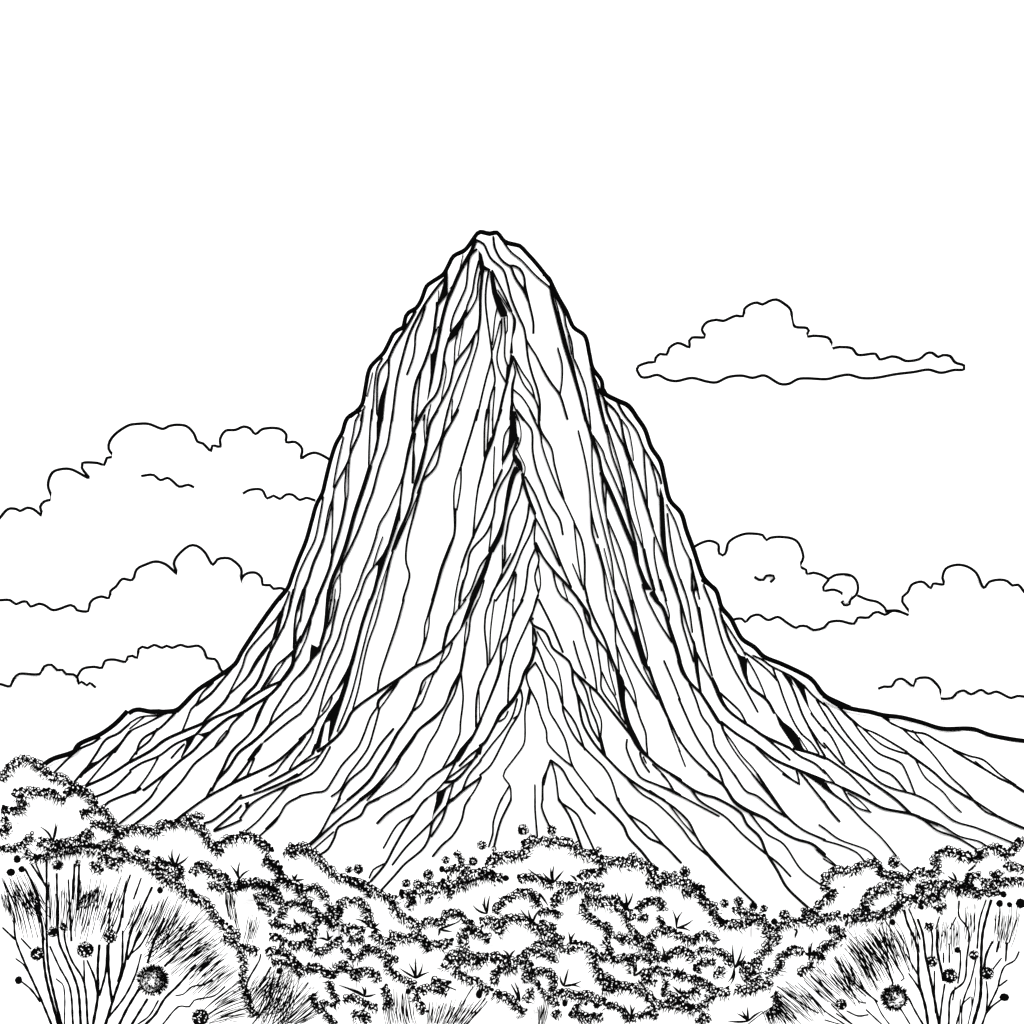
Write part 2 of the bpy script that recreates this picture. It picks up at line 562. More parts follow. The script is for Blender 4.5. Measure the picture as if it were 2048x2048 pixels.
22 1210,1510 1380,1680 1560,1810 1780,1932
17 1400,1690 1460,1770 1560,1870 1660,1932
20 680,1550 650,1640 610,1730 605,1800,18 605,1932
13 660,1600 620,1780
17 690,1560 730,1700 760,1932
19 690,1550 790,1630 870,1770 990,1932
16 530,1790 532,1932
17 905,400 950,560 1020,750
17 830,0 890,50 980,210 1010,360 1070,550 1110,720 1130,880
28 955,0 1010,80 1050,150 1070,250,20 1130,370,22 1220,490,18 1260,560
17 1000,90 1030,200 1120,370
22 1035,0 1100,170 1200,370 1270,560 1330,700
17 1125,380 1150,560 1170,700 1175,860 1290,1030 1400,1190
15 1180,700 1250,850 1310,950 1355,1105
14 1230,510 1250,680 1310,910
12 1240,530 1290,680
40 1320,680,26 1360,800,60 1380,1000,44 1430,1190,40 1500,1350,48 1560,1450,36 1620,1510,24
16 1230,0 1250,80 1300,210 1310,400 1320,470
17 1280,0 1300,170 1350,330 1450,530 1560,720 1710,950
16 1320,440 1345,690
15 1330,460 1400,650 1490,880 1515,1030
17 1385,820 1430,880 1510,1030 1550,1150 1600,1280 1610,1400 1620,1500
24 1335,0 1420,190 1500,370
P 1440,0 1475,0 1500,150 1550,370 1610,580 1630,650 1650,720 1560,610 1480,360 1500,260
14 1480,0 1560,270 1620,530 1610,600
26 1630,650 1680,800 1740,960,32 1800,1100,24 1932,1370,18
12 1580,650 1690,880
14 1815,1150 1860,1280 1932,1460
17 1620,0 1740,230 1850,400
34 1700,0 1770,80,28 1840,300 1900,480 1932,600
14 1790,0 1830,150 1820,230
17 1780,590 1870,800 1932,960
18 1420,1350 1415,1430 1480,1590 1550,1710 1700,1780 1860,1840 1932,1880
17 1545,1480 1570,1560 1635,1660
14 1580,1520 1605,1570
22 1620,1510 1720,1600 1932,1730
15 1670,1590 1790,1710 1870,1850
@ 1300 1160 400
38 510,0 630,90 660,160 690,260 780,370 820,450 890,570 1010,650 1100,740 1270,810 1520,930 1580,980 1680,1110 1830,1190 1932,1235
20 100,0 158,198
22 20,0 50,160 72,198
36 20,120,50 69,198
36 280,777 320,890,36 380,980,24 490,1090,22
24 220,0 290,200 380,500,16 420,600
18 295,200 310,400 350,550 420,780
16 300,0 370,220 410,500
34 425,600,20 440,720,34 460,900,30 490,1080,20
18 440,680 530,850 600,970
17 405,0 420,120 470,290
14 440,0 480,180
24 470,270,30 500,440 540,680,18 600,920,16
11 435,10 430,150
17 525,60 610,280 700,590 810,850 900,1010 1040,1270
14 675,270 700,400
22 690,340 760,560 830,690
14 700,370 790,510 900,680 920,720
22 680,280,14 740,330,18 790,390,22
P 820,680 880,730 920,740 940,780 940,900 960,1000 940,1000 900,920 860,780
24 940,980 980,1040 1130,1160 1200,1280
14 940,760 1020,900 1080,1030 1125,1150
14 920,700 1030,780 1150,880 1230,970
14 1000,730 1090,770 1170,830 1290,890 1370,930 1490,1020
16 1190,850 1220,940 1240,980 1290,1130 1380,1350 1460,1480 1560,1570 1630,1670
P 1280,890 1360,940 1390,1010 1440,1060 1370,1000 1300,910
19 1290,900 1350,990 1400,1100 1470,1290 1530,1410 1600,1550 1690,1700
P 1340,910 1490,1020 1500,1070 1540,1230 1600,1330 1560,1290 1500,1180 1440,1060 1390,980
18 1560,1290 1630,1380 1690,1451
16 1490,1020 1570,1110 1640,1170 1690,1208
16 1610,1160 1690,1297
14 1520,1390 1640,1570 1690,1620
P 1200,1260 1290,1370 1370,1430 1430,1500 1440,1530 1480,1620 1520,1660 1400,1630 1390,1610 1250,1400
11 1445,1525 1520,1640
22 1390,1625 1560,1670 1690,1719
22 600,950,30 640,1040,36 690,1160,32 760,1260,24 900,1370,22 980,1420,22 1090,1500,24 1240,1570 1350,1620
17 680,1090 780,1180 870,1270 930,1380
18 1350,1620 1450,1700 1590,1770 1680,1850 1690,1861
17 1100,1510 1210,1600 1350,1735
18 380,1000 440,1140 500,1310 590,1440 630,1610 750,1790 850,1932
28 490,1090,24 580,1230 660,1360,30 690,1390,18
22 690,1370 830,1480 1020,1600 1200,1730 1400,1820 1600,1900 1680,1932
14 700,1440 760,1560 850,1700 1040,1932
14 710,1450 800,1570 880,1690 990,1810 1080,1932
22 690,1390 710,1450
13 1025,1620 1150,1740 1380,1932
15 1410,1830 1440,1932
14 1430,1840 1520,1932
P 1480,1870 1600,1890 1680,1932 1580,1932
19 280,1150 430,1480 560,1690 660,1830 700,1932
19 280,1525 300,1570 420,1720 560,1850 650,1932
14 280,1642 340,1795
22 280,1920 300,1932
@ 1648 1360 400
36 0,155 150,245 330,290 430,305 570,340 740,360 940,410 1140,470 1430,472 1600,530 1800,570 1940,590
17 0,225 50,280 200,500 340,670 500,840 660,920 790,1070
17 0,310 90,460 240,640 390,820 530,980 680,1050 890,1110 1030,1180 1260,1360 1480,1430 1830,1575
16 0,460 80,560 200,800
17 0,610 170,800 260,870
22 260,870 430,970 680,1140 830,1280
22 120,230,18 200,320 290,400 370,460,14 510,520,16 800,690,16
16 280,400 370,530 520,700 740,800 800,900 880,1100
15 380,470 540,610 660,670 800,710
20 800,700 870,750 1060,890 1180,1000 1300,1080 1440,1160
14 885,770 980,940 1150,1080 1230,1180 1325,1275
P 480,320 600,335 630,370 640,400 740,450 770,480 650,430 560,360
18 740,460 860,500 980,520 1100,590 1250,670
15 760,470 870,570 970,630 1080,750 1220,930 1340,1040 1440,1150
14 860,490 940,590 980,640
15 1250,670 1400,730 1540,770 1700,910 1850,1010
17 1250,680 1400,770 1570,870 1700,950 1850,1020 1940,1080
10 1465,785 1585,880
22 1830,1010 1940,1080
14 1440,1160 1560,1270 1680,1320
16 1440,1155 1600,1260 1690,1320
22 1690,1320 1760,1355 1940,1435
17 0,740 70,780 240,900 340,1000 440,1105
14 0,870 100,990
16 0,970 100,1000 180,1040
24 180,1040 330,1110 440,1170 580,1240 830,1290 920,1320
16 185,1050 240,1150 320,1230 450,1275
13 235,1095 340,1160 450,1275
34 0,1010,50 80,1090,22 240,1210,18 380,1360,18 560,1530,16 700,1700,16
24 910,1320,24 1000,1360,30 1100,1390,22 1160,1420,20 1310,1510,16 1500,1560,16 1580,1610,16
18 920,1320 1000,1380 1090,1450 1300,1530 1500,1650
P 930,1320 1100,1380 1100,1415 1000,1370
20 0,1170 60,1260 150,1365
16 0,1430 150,1540 410,1640 490,1710 550,1790
17 0,1550 170,1600 320,1670 390,1750
15 0,1690 150,1820
13 0,1730 110,1800
16 740,1770 850,1870
@ 0 1448 600
26 820,-83 740,0 640,70 510,130 470,180 340,225 270,270
12 640,90 600,120 510,160 440,220 350,310
13 830,0 760,60 680,100 620,190 520,340
14 840,45 830,50 770,130 650,230 520,330
11 770,130 630,300 530,420
13 640,240 570,270 480,370
12 840,45 810,80 740,180
13 896,415 870,430 700,500 660,540
13 840,308 720,420 610,470
15 840,239 700,330 550,400
13 1007,415 960,480 770,640
13 886,415 870,440
14 904,415 860,440
14 1125,415 990,550 860,650
14 1180,580 1320,480 1430,415
15 1180,580 1110,640
14 1330,470 1359,415
P 1690,110 1640,210 1600,250 1590,230 1640,160
14 1552,459 1550,460 1480,530 1370,620 1310,640
13 1552,524 1520,560 1380,680
13 1552,617 1480,650 1380,690
P 1570,510 1605,495 1600,540 1580,565 1578,520
@ 480 1548 500
15 80,0 0,40
14 440,0 280,90 0,190
15 464,41 350,90 100,220 0,340
14 370,90 250,230 140,360 20,460
15 464,171 360,230 310,310 270,370 150,480
10 310,310 200,420
16 772,189 700,310 610,470 530,545
14 853,189 700,310
18 945,189 920,210 710,400 540,550
17 1071,189 980,235 930,320 760,410 730,490 680,580 610,630
13 720,450 570,580
18 1315,189 1140,300 1060,380
17 1444,189 1410,220 1350,310 1270,430 1190,570 1120,700 1010,830
14 1350,310 1220,390 1110,570
13 1110,695 1030,740 1000,800
P 1520,140 1600,100 1560,220 1500,310 1475,390 1490,300 1515,200
15 1480,370 1400,450 1280,570 1180,700
15 1614,189 1610,200 1560,350 1480,480
16 1590,250 1490,370 1460,490 1410,580 1270,700 1200,780 1090,900
18 1645,189 1600,230
16 1774,189 1740,240 1710,360 1640,480 1560,550 1490,635
@ 900 1548 500
16 470,189 470,200 390,370 340,560
14 403,189 380,230 335,370 330,460 300,560
14 657,189 658,280 675,480
15 716,189 710,260 770,410
17 840,189 840,190 930,340 1025,590
15 850,215 980,310 1030,410 1125,610
17 1012,189 1050,240 1120,305
19 1132,189 1240,290 1340,400 1380,490 1480,600 1560,700 1605,730
17 1301,189 1310,220 1380,320 1530,490 1650,550 1785,685
15 1390,320 1520,400 1600,490 1670,570
@ 1300 1548 500
14 0,60 180,140 530,325
13 90,0 150,70 190,140
19 160,0 330,120 420,160 520,190 700,300 750,390 850,490 900,610 980,740 1060,880 1240,1050
15 320,120 390,210 580,330 720,470 900,620 990,690 1085,790
20 455,0 570,90 650,210,24 750,280,26 900,350 1010,440 1120,500 1250,540 1340,610 1352,622
14 770,300 900,460 1030,540 1170,740 1340,870
14 540,0 575,90
15 650,0 740,130 830,170 950,270 1050,330
13 790,0 950,190
16 830,0 960,200,24 1060,330,18 1180,430 1330,500 1352,508
14 1310,395 1352,424
16 0,130 130,220 200,270 300,370 350,470 410,570 480,660,24 650,840 810,1000
14 0,190 80,250 240,410 330,530 470,650
11 150,240 250,370 350,480
13 1030,0 1150,75
13 1140,0 1155,75
15 1170,0 1300,160 1352,225
P 1190,0 1330,40 1400,130 1310,80
10 1290,590 1352,643
"""
CLOUDS = """
M cloud|wide flat bottomed cloud floating alone in the sky right of the summit|5600|0
@ 1248 560 700
C 70,495 80,475 135,455 170,452 175,430 200,408 235,412 250,375 295,348 330,358 362,372 360,335 375,318 450,314 430,275 455,235 510,220 548,226 590,208 620,197 657,200 665,160 700,133 735,125 765,135 800,117 840,108 880,128 920,165 930,230 945,258 1010,265 1020,280 1005,312 1045,308 1125,318 1145,345 1142,376 1190,370 1260,378 1290,413 1390,408 1410,438 1480,422 1520,430 1555,447 1630,437 1670,405 1700,402 1735,425 1760,415 1800,420 1828,455 1877,472 1877,494 1820,497 1750,512 1680,495 1600,508 1500,520 1390,540 1310,541 1240,523 1180,532 1120,547 1010,543 960,547 910,573 860,573 775,527 710,540 650,528 575,536 510,565 460,561 375,541 290,558 240,550 185,524 130,537 95,535 70,495
M cloud|tall billowing cloud reaching from the left edge to the upper left flank of the mountain|5500|190
@ 0 800 700
C -40,700 0,650 45,602 90,602 110,613 150,595 185,603 235,640 222,590 245,560 285,545 265,470 290,400 350,380 400,385 490,430 452,375 455,348 540,348 575,358 590,320 625,312 600,270 605,230 640,185 710,140 760,132 820,132 900,160 930,145 975,137 1030,145 1070,185 1090,230 1120,240 1165,282 1172,252 1215,257 1215,215 1245,170 1300,165 1345,147 1380,157 1410,188 1450,160 1540,158 1580,190 1580,232 1630,232 1668,270 1662,322 1700,300 1745,292 1820,330 1900,400
W 780,420 830,412 850,415 885,442 925,430 950,445 990,478 1040,468 1070,482
W 1340,517 1380,496 1445,496 1475,543 1510,528 1545,546 1580,522 1615,523 1655,552 1690,540 1740,555
M cloud|middle cloud on the left, its round heads below the tall billowing cloud|5000|150
@ 0 800 700
C -40,1105 0,1105 55,1105 88,1127 120,1114 148,1114 168,1140 215,1125 245,1132 295,1160 390,1132 410,1140 425,1160 487,1165 495,1125 515,1100 560,1085 602,1093 610,1055 640,1030 675,988 730,993 755,935 800,910 860,892 915,908 980,960 960,905 980,860 1045,805 1085,805 1130,840 1175,910 1200,880 1240,872 1275,878 1330,930 1330,985 1322,1015 1340,975 1370,955 1415,955 1445,985 1450,1020 1490,1022 1510,1042 1545,1038 1575,1048 1640,1100
M cloud|lowest cloud at the left edge, with a small trailing tail|4200|60
@ 0 800 700
C -40,1570 0,1568 55,1580 75,1540 105,1512 218,1512 245,1470 285,1462 315,1490 345,1490 365,1512 405,1515 428,1535 435,1565 450,1555 480,1575 495,1562 528,1587
M cloud|long low cloud on the left whose end touches the lower mountain slope|4500|50
@ 0 800 700
C 425,1530 455,1485 520,1473 562,1478 580,1440 630,1433 695,1445 705,1417 730,1412 758,1423 765,1375 785,1362 815,1370 850,1352 895,1368 920,1357 950,1368 995,1352 1035,1363 1095,1357 1125,1380 1145,1425 1185,1430 1205,1455 1222,1493 1300,1540
M cloud|tall cloud behind the right mountain shoulder, with a small curl inside|5500|110
@ 1248 560 700
C 330,1520 385,1475 430,1450 475,1440 520,1460 525,1508 545,1520 560,1508 580,1445 660,1403 740,1402 765,1408 787,1436 805,1424 860,1418 930,1428 965,1455 990,1530 972,1580 1005,1600 1010,1622 1045,1616 1090,1628 1130,1652
W 720,1638 745,1655 770,1655 785,1633 825,1633 830,1647 808,1668
M cloud|small hook shaped cloud puff at the right end of the tall right cloud|5200|0
@ 1248 560 700
C 1130,1650 1170,1628 1245,1628 1280,1655 1292,1700 1280,1740 1250,1765 1245,1790 1215,1795 1200,1778 1220,1768 1210,1735 1160,1710 1102,1715 1100,1695 1130,1655
M cloud|low cloud bank on the right just above the lower mountain slope|4700|110
@ 1248 560 700
C 540,1920 605,1875 650,1870 670,1888 700,1858 745,1848 795,1877 850,1860 900,1892 950,1920 970,1910 1010,1912 1045,1932 1105,1918 1130,1890 1190,1882 1270,1897 1290,1865 1350,1863 1375,1840 1405,1833 1440,1848 1480,1827 1525,1832 1570,1850
W 1290,1742 1345,1765 1400,1778 1440,1810 1450,1835
M cloud|round headed cloud cut off by the right edge of the picture|5000|140
@ 1348 1000 700
C 1170,612 1240,612 1290,640 1305,628 1260,560 1262,535 1290,510 1310,470 1350,452 1380,455 1418,487 1430,462 1490,465 1482,430 1500,380 1560,358 1620,368 1670,405 1710,485 1740,452 1800,440 1840,448 1868,472 1900,468 1940,515 2000,560
M cloud|lowest cloud on the right, a wavy line low over the far slope|4000|50
@ 1348 1000 700
C 1128,1042 1160,1030 1200,1030 1225,995 1260,987 1322,1027 1335,990 1355,982 1405,982 1440,1005 1470,1050 1465,1092 1535,1092 1560,1065 1600,1052 1640,1072 1695,1048 1735,1070 1780,1058 1860,1093 1895,1082 1960,1090
"""
PLANTS = """
M shrub|tall domed bush at the far left, its leafy top the highest of all bushes|shrub|bushes along the mountain foot
@ 0 1448 600
F 45 0,365 40,320 75,270 150,232 200,245 250,270 330,340 400,350 440,390 540,430 590,480 600,530
F 42 95,470 120,440 230,440 330,450 420,500
F 38 420,460 460,430 540,440
F 45 10,555 60,560 110,560 160,530 120,470
F 40 20,600 40,650 60,690 0,710
F 40 515,580 570,575 650,545 690,590 740,660 760,740
F 35 585,645 650,650 720,690
F 40 0,810 80,800 140,790 190,740 220,720
M shrub|ragged flat bush with a three leaf sprig, over the left fan of stems|shrub|bushes along the mountain foot
@ 0 1448 600
F 60 240,760 340,790 440,770 500,760 600,700
F 60 350,830 450,810 560,800 640,810 700,780 760,790
F 40 160,830 200,860 260,870 340,840
F 50 640,850 700,880 740,920 770,860
F 40 580,920 620,920 650,960
F 30 350,900 400,920
T 340,760 255,660 360,635 370,645
M shrub|bush with a five leaf sprig on its slope, right of the tall domed bush|shrub|bushes along the mountain foot
@ 0 1448 600
F 45 760,740 770,700 840,680 940,680 1010,700 1040,640 1110,650 1200,640 1260,660 1310,690 1340,760 1380,800 1430,840
F 32 1180,600 1220,600 1270,590 1310,610
F 45 760,790 830,860 900,890 960,900
F 50 960,900 1010,960 1060,1010 1130,1040 1200,1080 1240,1120 1320,1150 1360,1200
F 60 1000,880 1080,930 1180,960 1120,1000
F 22 870,800 900,830 960,830
T 1130,910 980,850 1080,840 1110,805 1160,830 1215,850
M shrub|rounded bush with a four leaf sprig, dipping towards the lower left grass|shrub|bushes along the mountain foot
@ 0 1448 600
F 45 1390,810 1440,750 1520,745 1570,715 1640,740 1700,780 1740,830
F 45 1700,870 1760,900 1800,950 1820,1000 1880,1040
F 45 1240,970 1280,920 1330,920 1360,970 1420,970 1470,1030 1490,1080
F 45 1490,1080 1560,1030 1650,1020 1700,1040 1770,1060
F 40 1340,1040 1400,1050 1440,1080
F 45 1360,1200 1400,1270 1450,1310 1500,1340 1530,1400
F 40 1430,1370 1480,1390 1530,1440 1600,1450 1660,1470
F 35 1540,1460 1570,1540 1560,1650 1580,1720 1600,1800 1640,1880
H 12 9 1470,1260 1540,1300 1440,1040 1500,1100
H 12 9 1560,1420 1640,1400 1600,1220 1680,1260
T 1540,1000 1485,910 1545,890 1610,940
M shrub|long low bush whose ridge slopes down right into the dip beside the flower heads|shrub|bushes along the mountain foot
@ 480 1548 500
F 50 340,590 400,620 470,590 550,610 600,650 650,720 720,760 740,800 810,810 880,830 960,860 1010,890 1060,920 1120,950 1200,980
F 45 200,640 250,700 310,750 290,790 350,830 430,860 500,890 600,880 650,930 660,980
F 40 440,880 490,960 560,990
F 34 840,850 900,840 980,910 1000,960
F 30 370,550 420,570 500,545 540,600
O 840,740 28
O 915,735 40
T 420,820 400,780 445,770 500,810
M shrub|small tight bush of stacked curling clumps below the long sloping bush|shrub|small clumps in the thicket
@ 480 1548 500
F 45 0,860 80,860 160,840 240,880 310,800
F 45 240,890 290,940 310,1010
F 45 110,960 200,940 280,980
F 45 310,1120 320,1060 400,1000 450,1010 510,1040 560,1050 600,1090 590,1170
F 45 130,1020 200,1030 250,1090
F 45 230,1170 280,1150 360,1190 420,1200 510,1180 540,1230 600,1200
F 40 230,1260 300,1270 350,1310
T 430,1160 415,1115 450,1150
T 680,1290 670,1210 720,1250 600,1270
M shrub|round leafy clump with a twisted stub, below the dip beside the flower heads|shrub|small clumps in the thicket
@ 480 1548 500
F 45 600,1120 650,1100 700,1150 750,1180
F 45 670,1040 690,1020 720,1080 690,1150 730,1180 760,1110 760,1020
F 50 760,1050 800,990 870,980 940,1000 980,1060 1000,1140 1020,1180
F 64 800,1230 830,1190 900,1210 960,1230
F 50 1020,1220 1070,1270 1120,1300 1200,1330
F 40 840,1270 900,1300 960,1270
T 1010,1190 890,1120 1080,1150 1095,1220
M shrub|white topped bush with ragged edges above the black stemmed lower left grass|shrub|small clumps in the thicket
@ 480 1548 500
F 50 370,1330 440,1330 530,1310 560,1360 620,1380 690,1340 760,1290 800,1270
F 45 550,1240 560,1310
F 50 200,1390 260,1370 330,1370 400,1440 440,1490 500,1530 560,1490 640,1530 700,1560 740,1510 800,1480 860,1530 900,1560
F 40 240,1450 350,1470 420,1510 480,1560
F 50 860,1440 920,1420 980,1350 1060,1370 1130,1410 1220,1450
F 30 780,1370 830,1360 860,1430
M shrub|low bush with a spiky many leaved sprig at the bottom edge beside the slanting grass|shrub|small clumps in the thicket
@ 480 1548 500
F 40 690,1600 700,1660 740,1720 740,1780 720,1810
F 45 900,1600 920,1530 980,1530 1040,1540 1070,1610
F 45 800,1750 860,1730 930,1760 1000,1790 1070,1810
F 45 870,1830 920,1890 960,1850 990,1932
F 40 1110,1640 1140,1720 1150,1790 1100,1800
F 35 560,1700 580,1790 640,1830 700,1900 730,1932
F 30 620,1780 660,1770 680,1790
T 960,1720 760,1630 850,1660 940,1640 970,1645 1050,1700
M flowering_shrub|bush crowded with small round flower heads, left of the high central dome|shrub|bushes along the mountain foot
@ 480 1548 500
F 50 1200,980 1180,1040 1230,1090 1290,1130 1360,1170 1370,1240
F 45 1230,920 1290,950 1330,980 1290,1040
F 80 1290,960 1370,920 1450,880 1530,890 1600,850 1660,880 1720,830 1800,790 1870,780 1932,740
F 50 1590,770 1620,750 1700,730 1780,740
F 45 1600,930 1650,940
F 40 1440,960 1480,980
O 1285,845 35
O 1370,850 35
O 1455,780 45
O 1590,665 32
O 1680,620 30
O 1710,665 30
O 1800,675 36
O 1870,550 38
B 1560,735 26
B 1250,915 20
T 1910,1080 1800,1015 1870,1000 1895,945 1930,940
M shrub|wide dark bush of several ragged clumps under the flowering bush|shrub|small clumps in the thicket
@ 480 1548 500
F 45 1400,1180 1430,1150 1510,1140 1560,1170 1590,1090 1650,1070 1720,1110 1790,1180 1800,1240
F 55 1150,1240 1220,1260 1290,1280 1370,1250 1430,1310 1470,1370
F 50 1430,1310 1530,1320 1600,1330 1610,1270
F 55 1600,1420 1680,1390 1740,1360 1720,1290 1720,1230 1830,1220 1932,1280
F 85 1570,1440 1620,1470 1700,1460 1800,1430 1880,1450
F 50 1650,1530 1720,1570 1800,1600 1870,1640 1932,1690
T 1540,1200 1530,1250 1640,1220 1700,1140
M shrub|broad central bush with the highest dome of the middle and a star shaped sprig|shrub|bushes along the mountain foot
@ 900 1548 500
F 60 310,720 330,660 420,640 500,630 570,640 590,560 610,510 680,510 750,530 830,520 900,530 950,540 960,580 1010,620 1080,620 1150,680
F 60 240,760 300,780 360,810 410,810
F 45 1000,810 1040,770 1130,770 1200,720
F 45 530,820 600,800 680,810 740,850 800,870
F 26 820,850 880,850 960,860
O 565,430 46
O 785,435 40
O 340,580 20
O 1150,585 25
B 430,805 24
B 1170,640 22
T 800,840 600,730 715,760 780,720 805,705 880,745
T 980,830 925,780 960,790
M shrub|bush sloping down right from the central dome, small round heads along its ridge|shrub|bushes along the mountain foot
@ 900 1548 500
F 62 1150,680 1200,680 1260,670 1330,690 1420,680 1490,710 1560,740 1600,840 1640,860 1680,810 1760,830 1850,850 1910,890 1932,960
F 45 1520,820 1580,860 1640,870
O 1410,640 38
O 1660,780 35
O 1735,770 22
O 1815,755 45
@ 1300 1548 500
F 60 350,870 400,900 390,970 450,1010 500,1050 500,1110 560,1170 620,1160 700,1170 780,1120
F 45 250,920 320,930
O 575,1000 35
O 685,985 40
O 800,1025 35
O 880,1040 30
M shrub|small domed clump with a long leaf on its right shoulder, under the central dome|shrub|small clumps in the thicket
@ 900 1548 500
F 50 360,1080 370,1010 410,980 470,960 530,920 600,920 650,950 680,1030
F 50 400,1130 470,1120 520,1110 580,1140 640,1170 700,1220 780,1240 830,1270 880,1290
F 62 230,1150 340,1140 400,1180 350,1230
F 45 690,1160 760,1170 820,1190
F 35 680,1080 750,1060 810,1080 860,1100
T 640,1150 545,1045 605,1050 690,1050
T 690,920 760,1020 680,1000
M shrub|long curling bush running down to the right from the middle of the thicket|shrub|small clumps in the thicket
@ 900 1548 500
F 55 820,1030 810,980 860,930 940,900 1010,880 1100,870 1180,890
F 74 1030,950 1100,980 1180,990 1260,980 1320,1040 1370,1090 1400,1140
F 45 1030,1000 1040,1080 1110,1130 1160,1180 1220,1180 1230,1240 1200,1290 1230,1350 1250,1400
T 1355,1040 1290,910 1350,915 1415,915
M shrub|pale low clump with dark hooked rims near the bottom, left of the centre line|shrub|small clumps in the thicket
@ 900 1548 500
F 62 200,1430 290,1430 350,1410 420,1440 500,1460 570,1430 600,1490 610,1550
F 45 570,1420 600,1370 640,1370 720,1390 790,1400 800,1460
F 45 330,1560 370,1520 450,1510 520,1500
F 40 310,1600 380,1590
F 42 560,1590 620,1560 700,1520 780,1540 800,1600 790,1680 790,1740 830,1800
F 25 620,1570 680,1630 720,1690 770,1740
F 55 340,1690 400,1720 480,1740 510,1810 580,1850
F 50 580,1760 620,1690 650,1680
F 40 800,1880 850,1830
H 9 9 680,1932 740,1932 690,1760 780,1740
T 460,1430 410,1360 505,1360 330,1390
T 540,1760 470,1620 500,1610 530,1650
M shrub|bush in the lower middle with a wide smooth dome above a leafy sprig|shrub|small clumps in the thicket
@ 900 1548 500
F 55 660,1350 690,1310 760,1310 830,1320 890,1370 950,1330 1010,1330 1080,1340 1110,1400 1100,1450 1130,1520 1170,1580 1180,1640
F 55 830,1710 900,1700 980,1720 1060,1710 1130,1750 1200,1770
F 45 970,1840 1050,1880 1120,1880 1180,1870
F 25 930,1880 980,1800 1020,1760
B 885,1770 25
B 1130,1790 25
B 1050,1775 16
T 930,1310 915,1220 970,1225 1020,1290
H 10 9 1000,1932 1100,1932 960,1850 1060,1880
T 880,1640 850,1560 915,1505 1015,1600 1010,1650
M shrub|clump of small nested domes with a tall three leaf sprig, right of the centre|shrub|small clumps in the thicket
@ 900 1548 500
F 50 1450,1060 1490,1000 1560,990 1620,980 1650,1060
F 40 1450,1110 1530,1110
F 55 1290,1290 1320,1260 1400,1290 1470,1310 1540,1340 1590,1400 1640,1440
F 40 1380,1160 1420,1220 1500,1290
F 50 1540,1280 1590,1220 1680,1210 1730,1230 1800,1270 1900,1290
F 50 1640,1440 1700,1400 1780,1370 1860,1400 1890,1440
F 30 1610,1100 1650,1180
T 1750,1190 1720,1055 1795,1065 1880,1125 1860,1215
T 1650,1440 1640,1330 1700,1350
@ 1300 1548 500
F 45 330,1290 400,1250 460,1250 520,1300
M shrub|dark bottom clump with ringed leaf rims around white hollows, lower right of centre|shrub|small clumps in the thicket
@ 900 1548 500
F 50 1150,1430 1200,1410 1260,1440 1330,1430 1390,1420 1400,1480 1410,1540
F 40 1390,1420 1440,1410 1520,1420 1560,1470
F 70 1180,1560 1220,1600 1300,1640
F 60 1180,1640 1250,1660 1330,1640 1400,1650 1470,1680 1540,1720 1560,1790 1590,1840
F 50 1480,1570 1530,1530 1620,1520 1700,1540 1800,1570 1900,1590
F 35 1460,1620 1520,1600 1590,1620
F 30 1660,1720 1660,1640 1670,1590
F 62 1680,1720 1760,1740 1850,1710 1932,1680
F 55 1570,1790 1680,1780 1790,1800 1880,1810
F 35 1210,1800 1280,1790 1330,1840 1380,1900 1460,1870 1520,1850 1600,1880
T 1780,1700 1720,1640 1780,1650 1840,1690
T 1400,1880 1340,1780 1390,1780 1430,1800
T 1780,1560 1760,1490 1810,1500
T 1420,1560 1430,1480 1500,1490
M flowering_shrub|ragged bush with round buds in the notch left of the large pale bush|shrub|bushes along the mountain foot
@ 1300 1548 500
F 40 640,1060 720,1060 780,1090
F 62 780,1120 850,1110 880,1150 900,1220 960,1270 1010,1290
F 50 960,1220 1010,1170 1080,1150 1150,1140 1220,1120 1250,1170 1330,1120 1400,1110 1480,1090
F 40 880,1340 930,1310
F 45 820,1400 900,1370 930,1340
F 45 780,1470 830,1450 870,1460
O 1040,1090 45
B 960,1140 24
T 1140,1210 1120,1270 1110,1200
M shrub|large pale bush with a lobed leafy rim, right of the notch with buds|shrub|bushes along the mountain foot
@ 1300 1548 500
F 50 1170,1070 1240,1070 1300,1080 1290,1030 1340,990 1400,950 1430,920 1360,900 1340,850 1360,800 1420,760 1500,740 1560,760 1620,720 1680,690 1740,690 1780,750 1800,790 1870,780 1932,800
F 64 1650,1030 1690,950 1740,900 1800,890 1880,870 1932,830
F 64 1500,1140 1580,1110 1660,1110 1740,1100 1810,1090 1870,1060 1932,1000
F 45 1560,1080 1630,1060 1700,1040
B 1500,875 8
M shrub|stepped bush with a single short sprig, between the notch and the lower right grass|shrub|small clumps in the thicket
@ 1300 1548 500
F 50 1380,1230 1420,1200 1480,1220 1460,1280 1400,1310 1340,1340 1280,1400 1220,1420
F 50 1180,1400 1150,1360 1090,1370 1030,1400 990,1450 1020,1500 950,1530 890,1560
F 42 1150,1560 1190,1510 1260,1480
F 45 1290,1420 1350,1430
T 1240,1400 1255,1300 1230,1320 1190,1370
M shrub|low dark clump around a tall forked sprig, left of the lower right grass|shrub|small clumps in the thicket
@ 1300 1548 500
F 45 370,1390 420,1360 500,1370 570,1390 620,1440 600,1480
F 45 350,1530 380,1480 440,1450 510,1460
F 40 490,1550 530,1560 560,1490
F 62 350,1600 420,1620 480,1680 560,1690 620,1680
F 45 430,1740 500,1730
F 50 280,1830 380,1810 450,1770
F 45 380,1932 400,1880 470,1900
F 74 690,1500 760,1500 820,1530 780,1590 720,1610
F 55 660,1660 720,1680 800,1660 860,1620 940,1650
T 655,1500 640,1315 715,1330 740,1395
T 650,1500 600,1610 620,1630
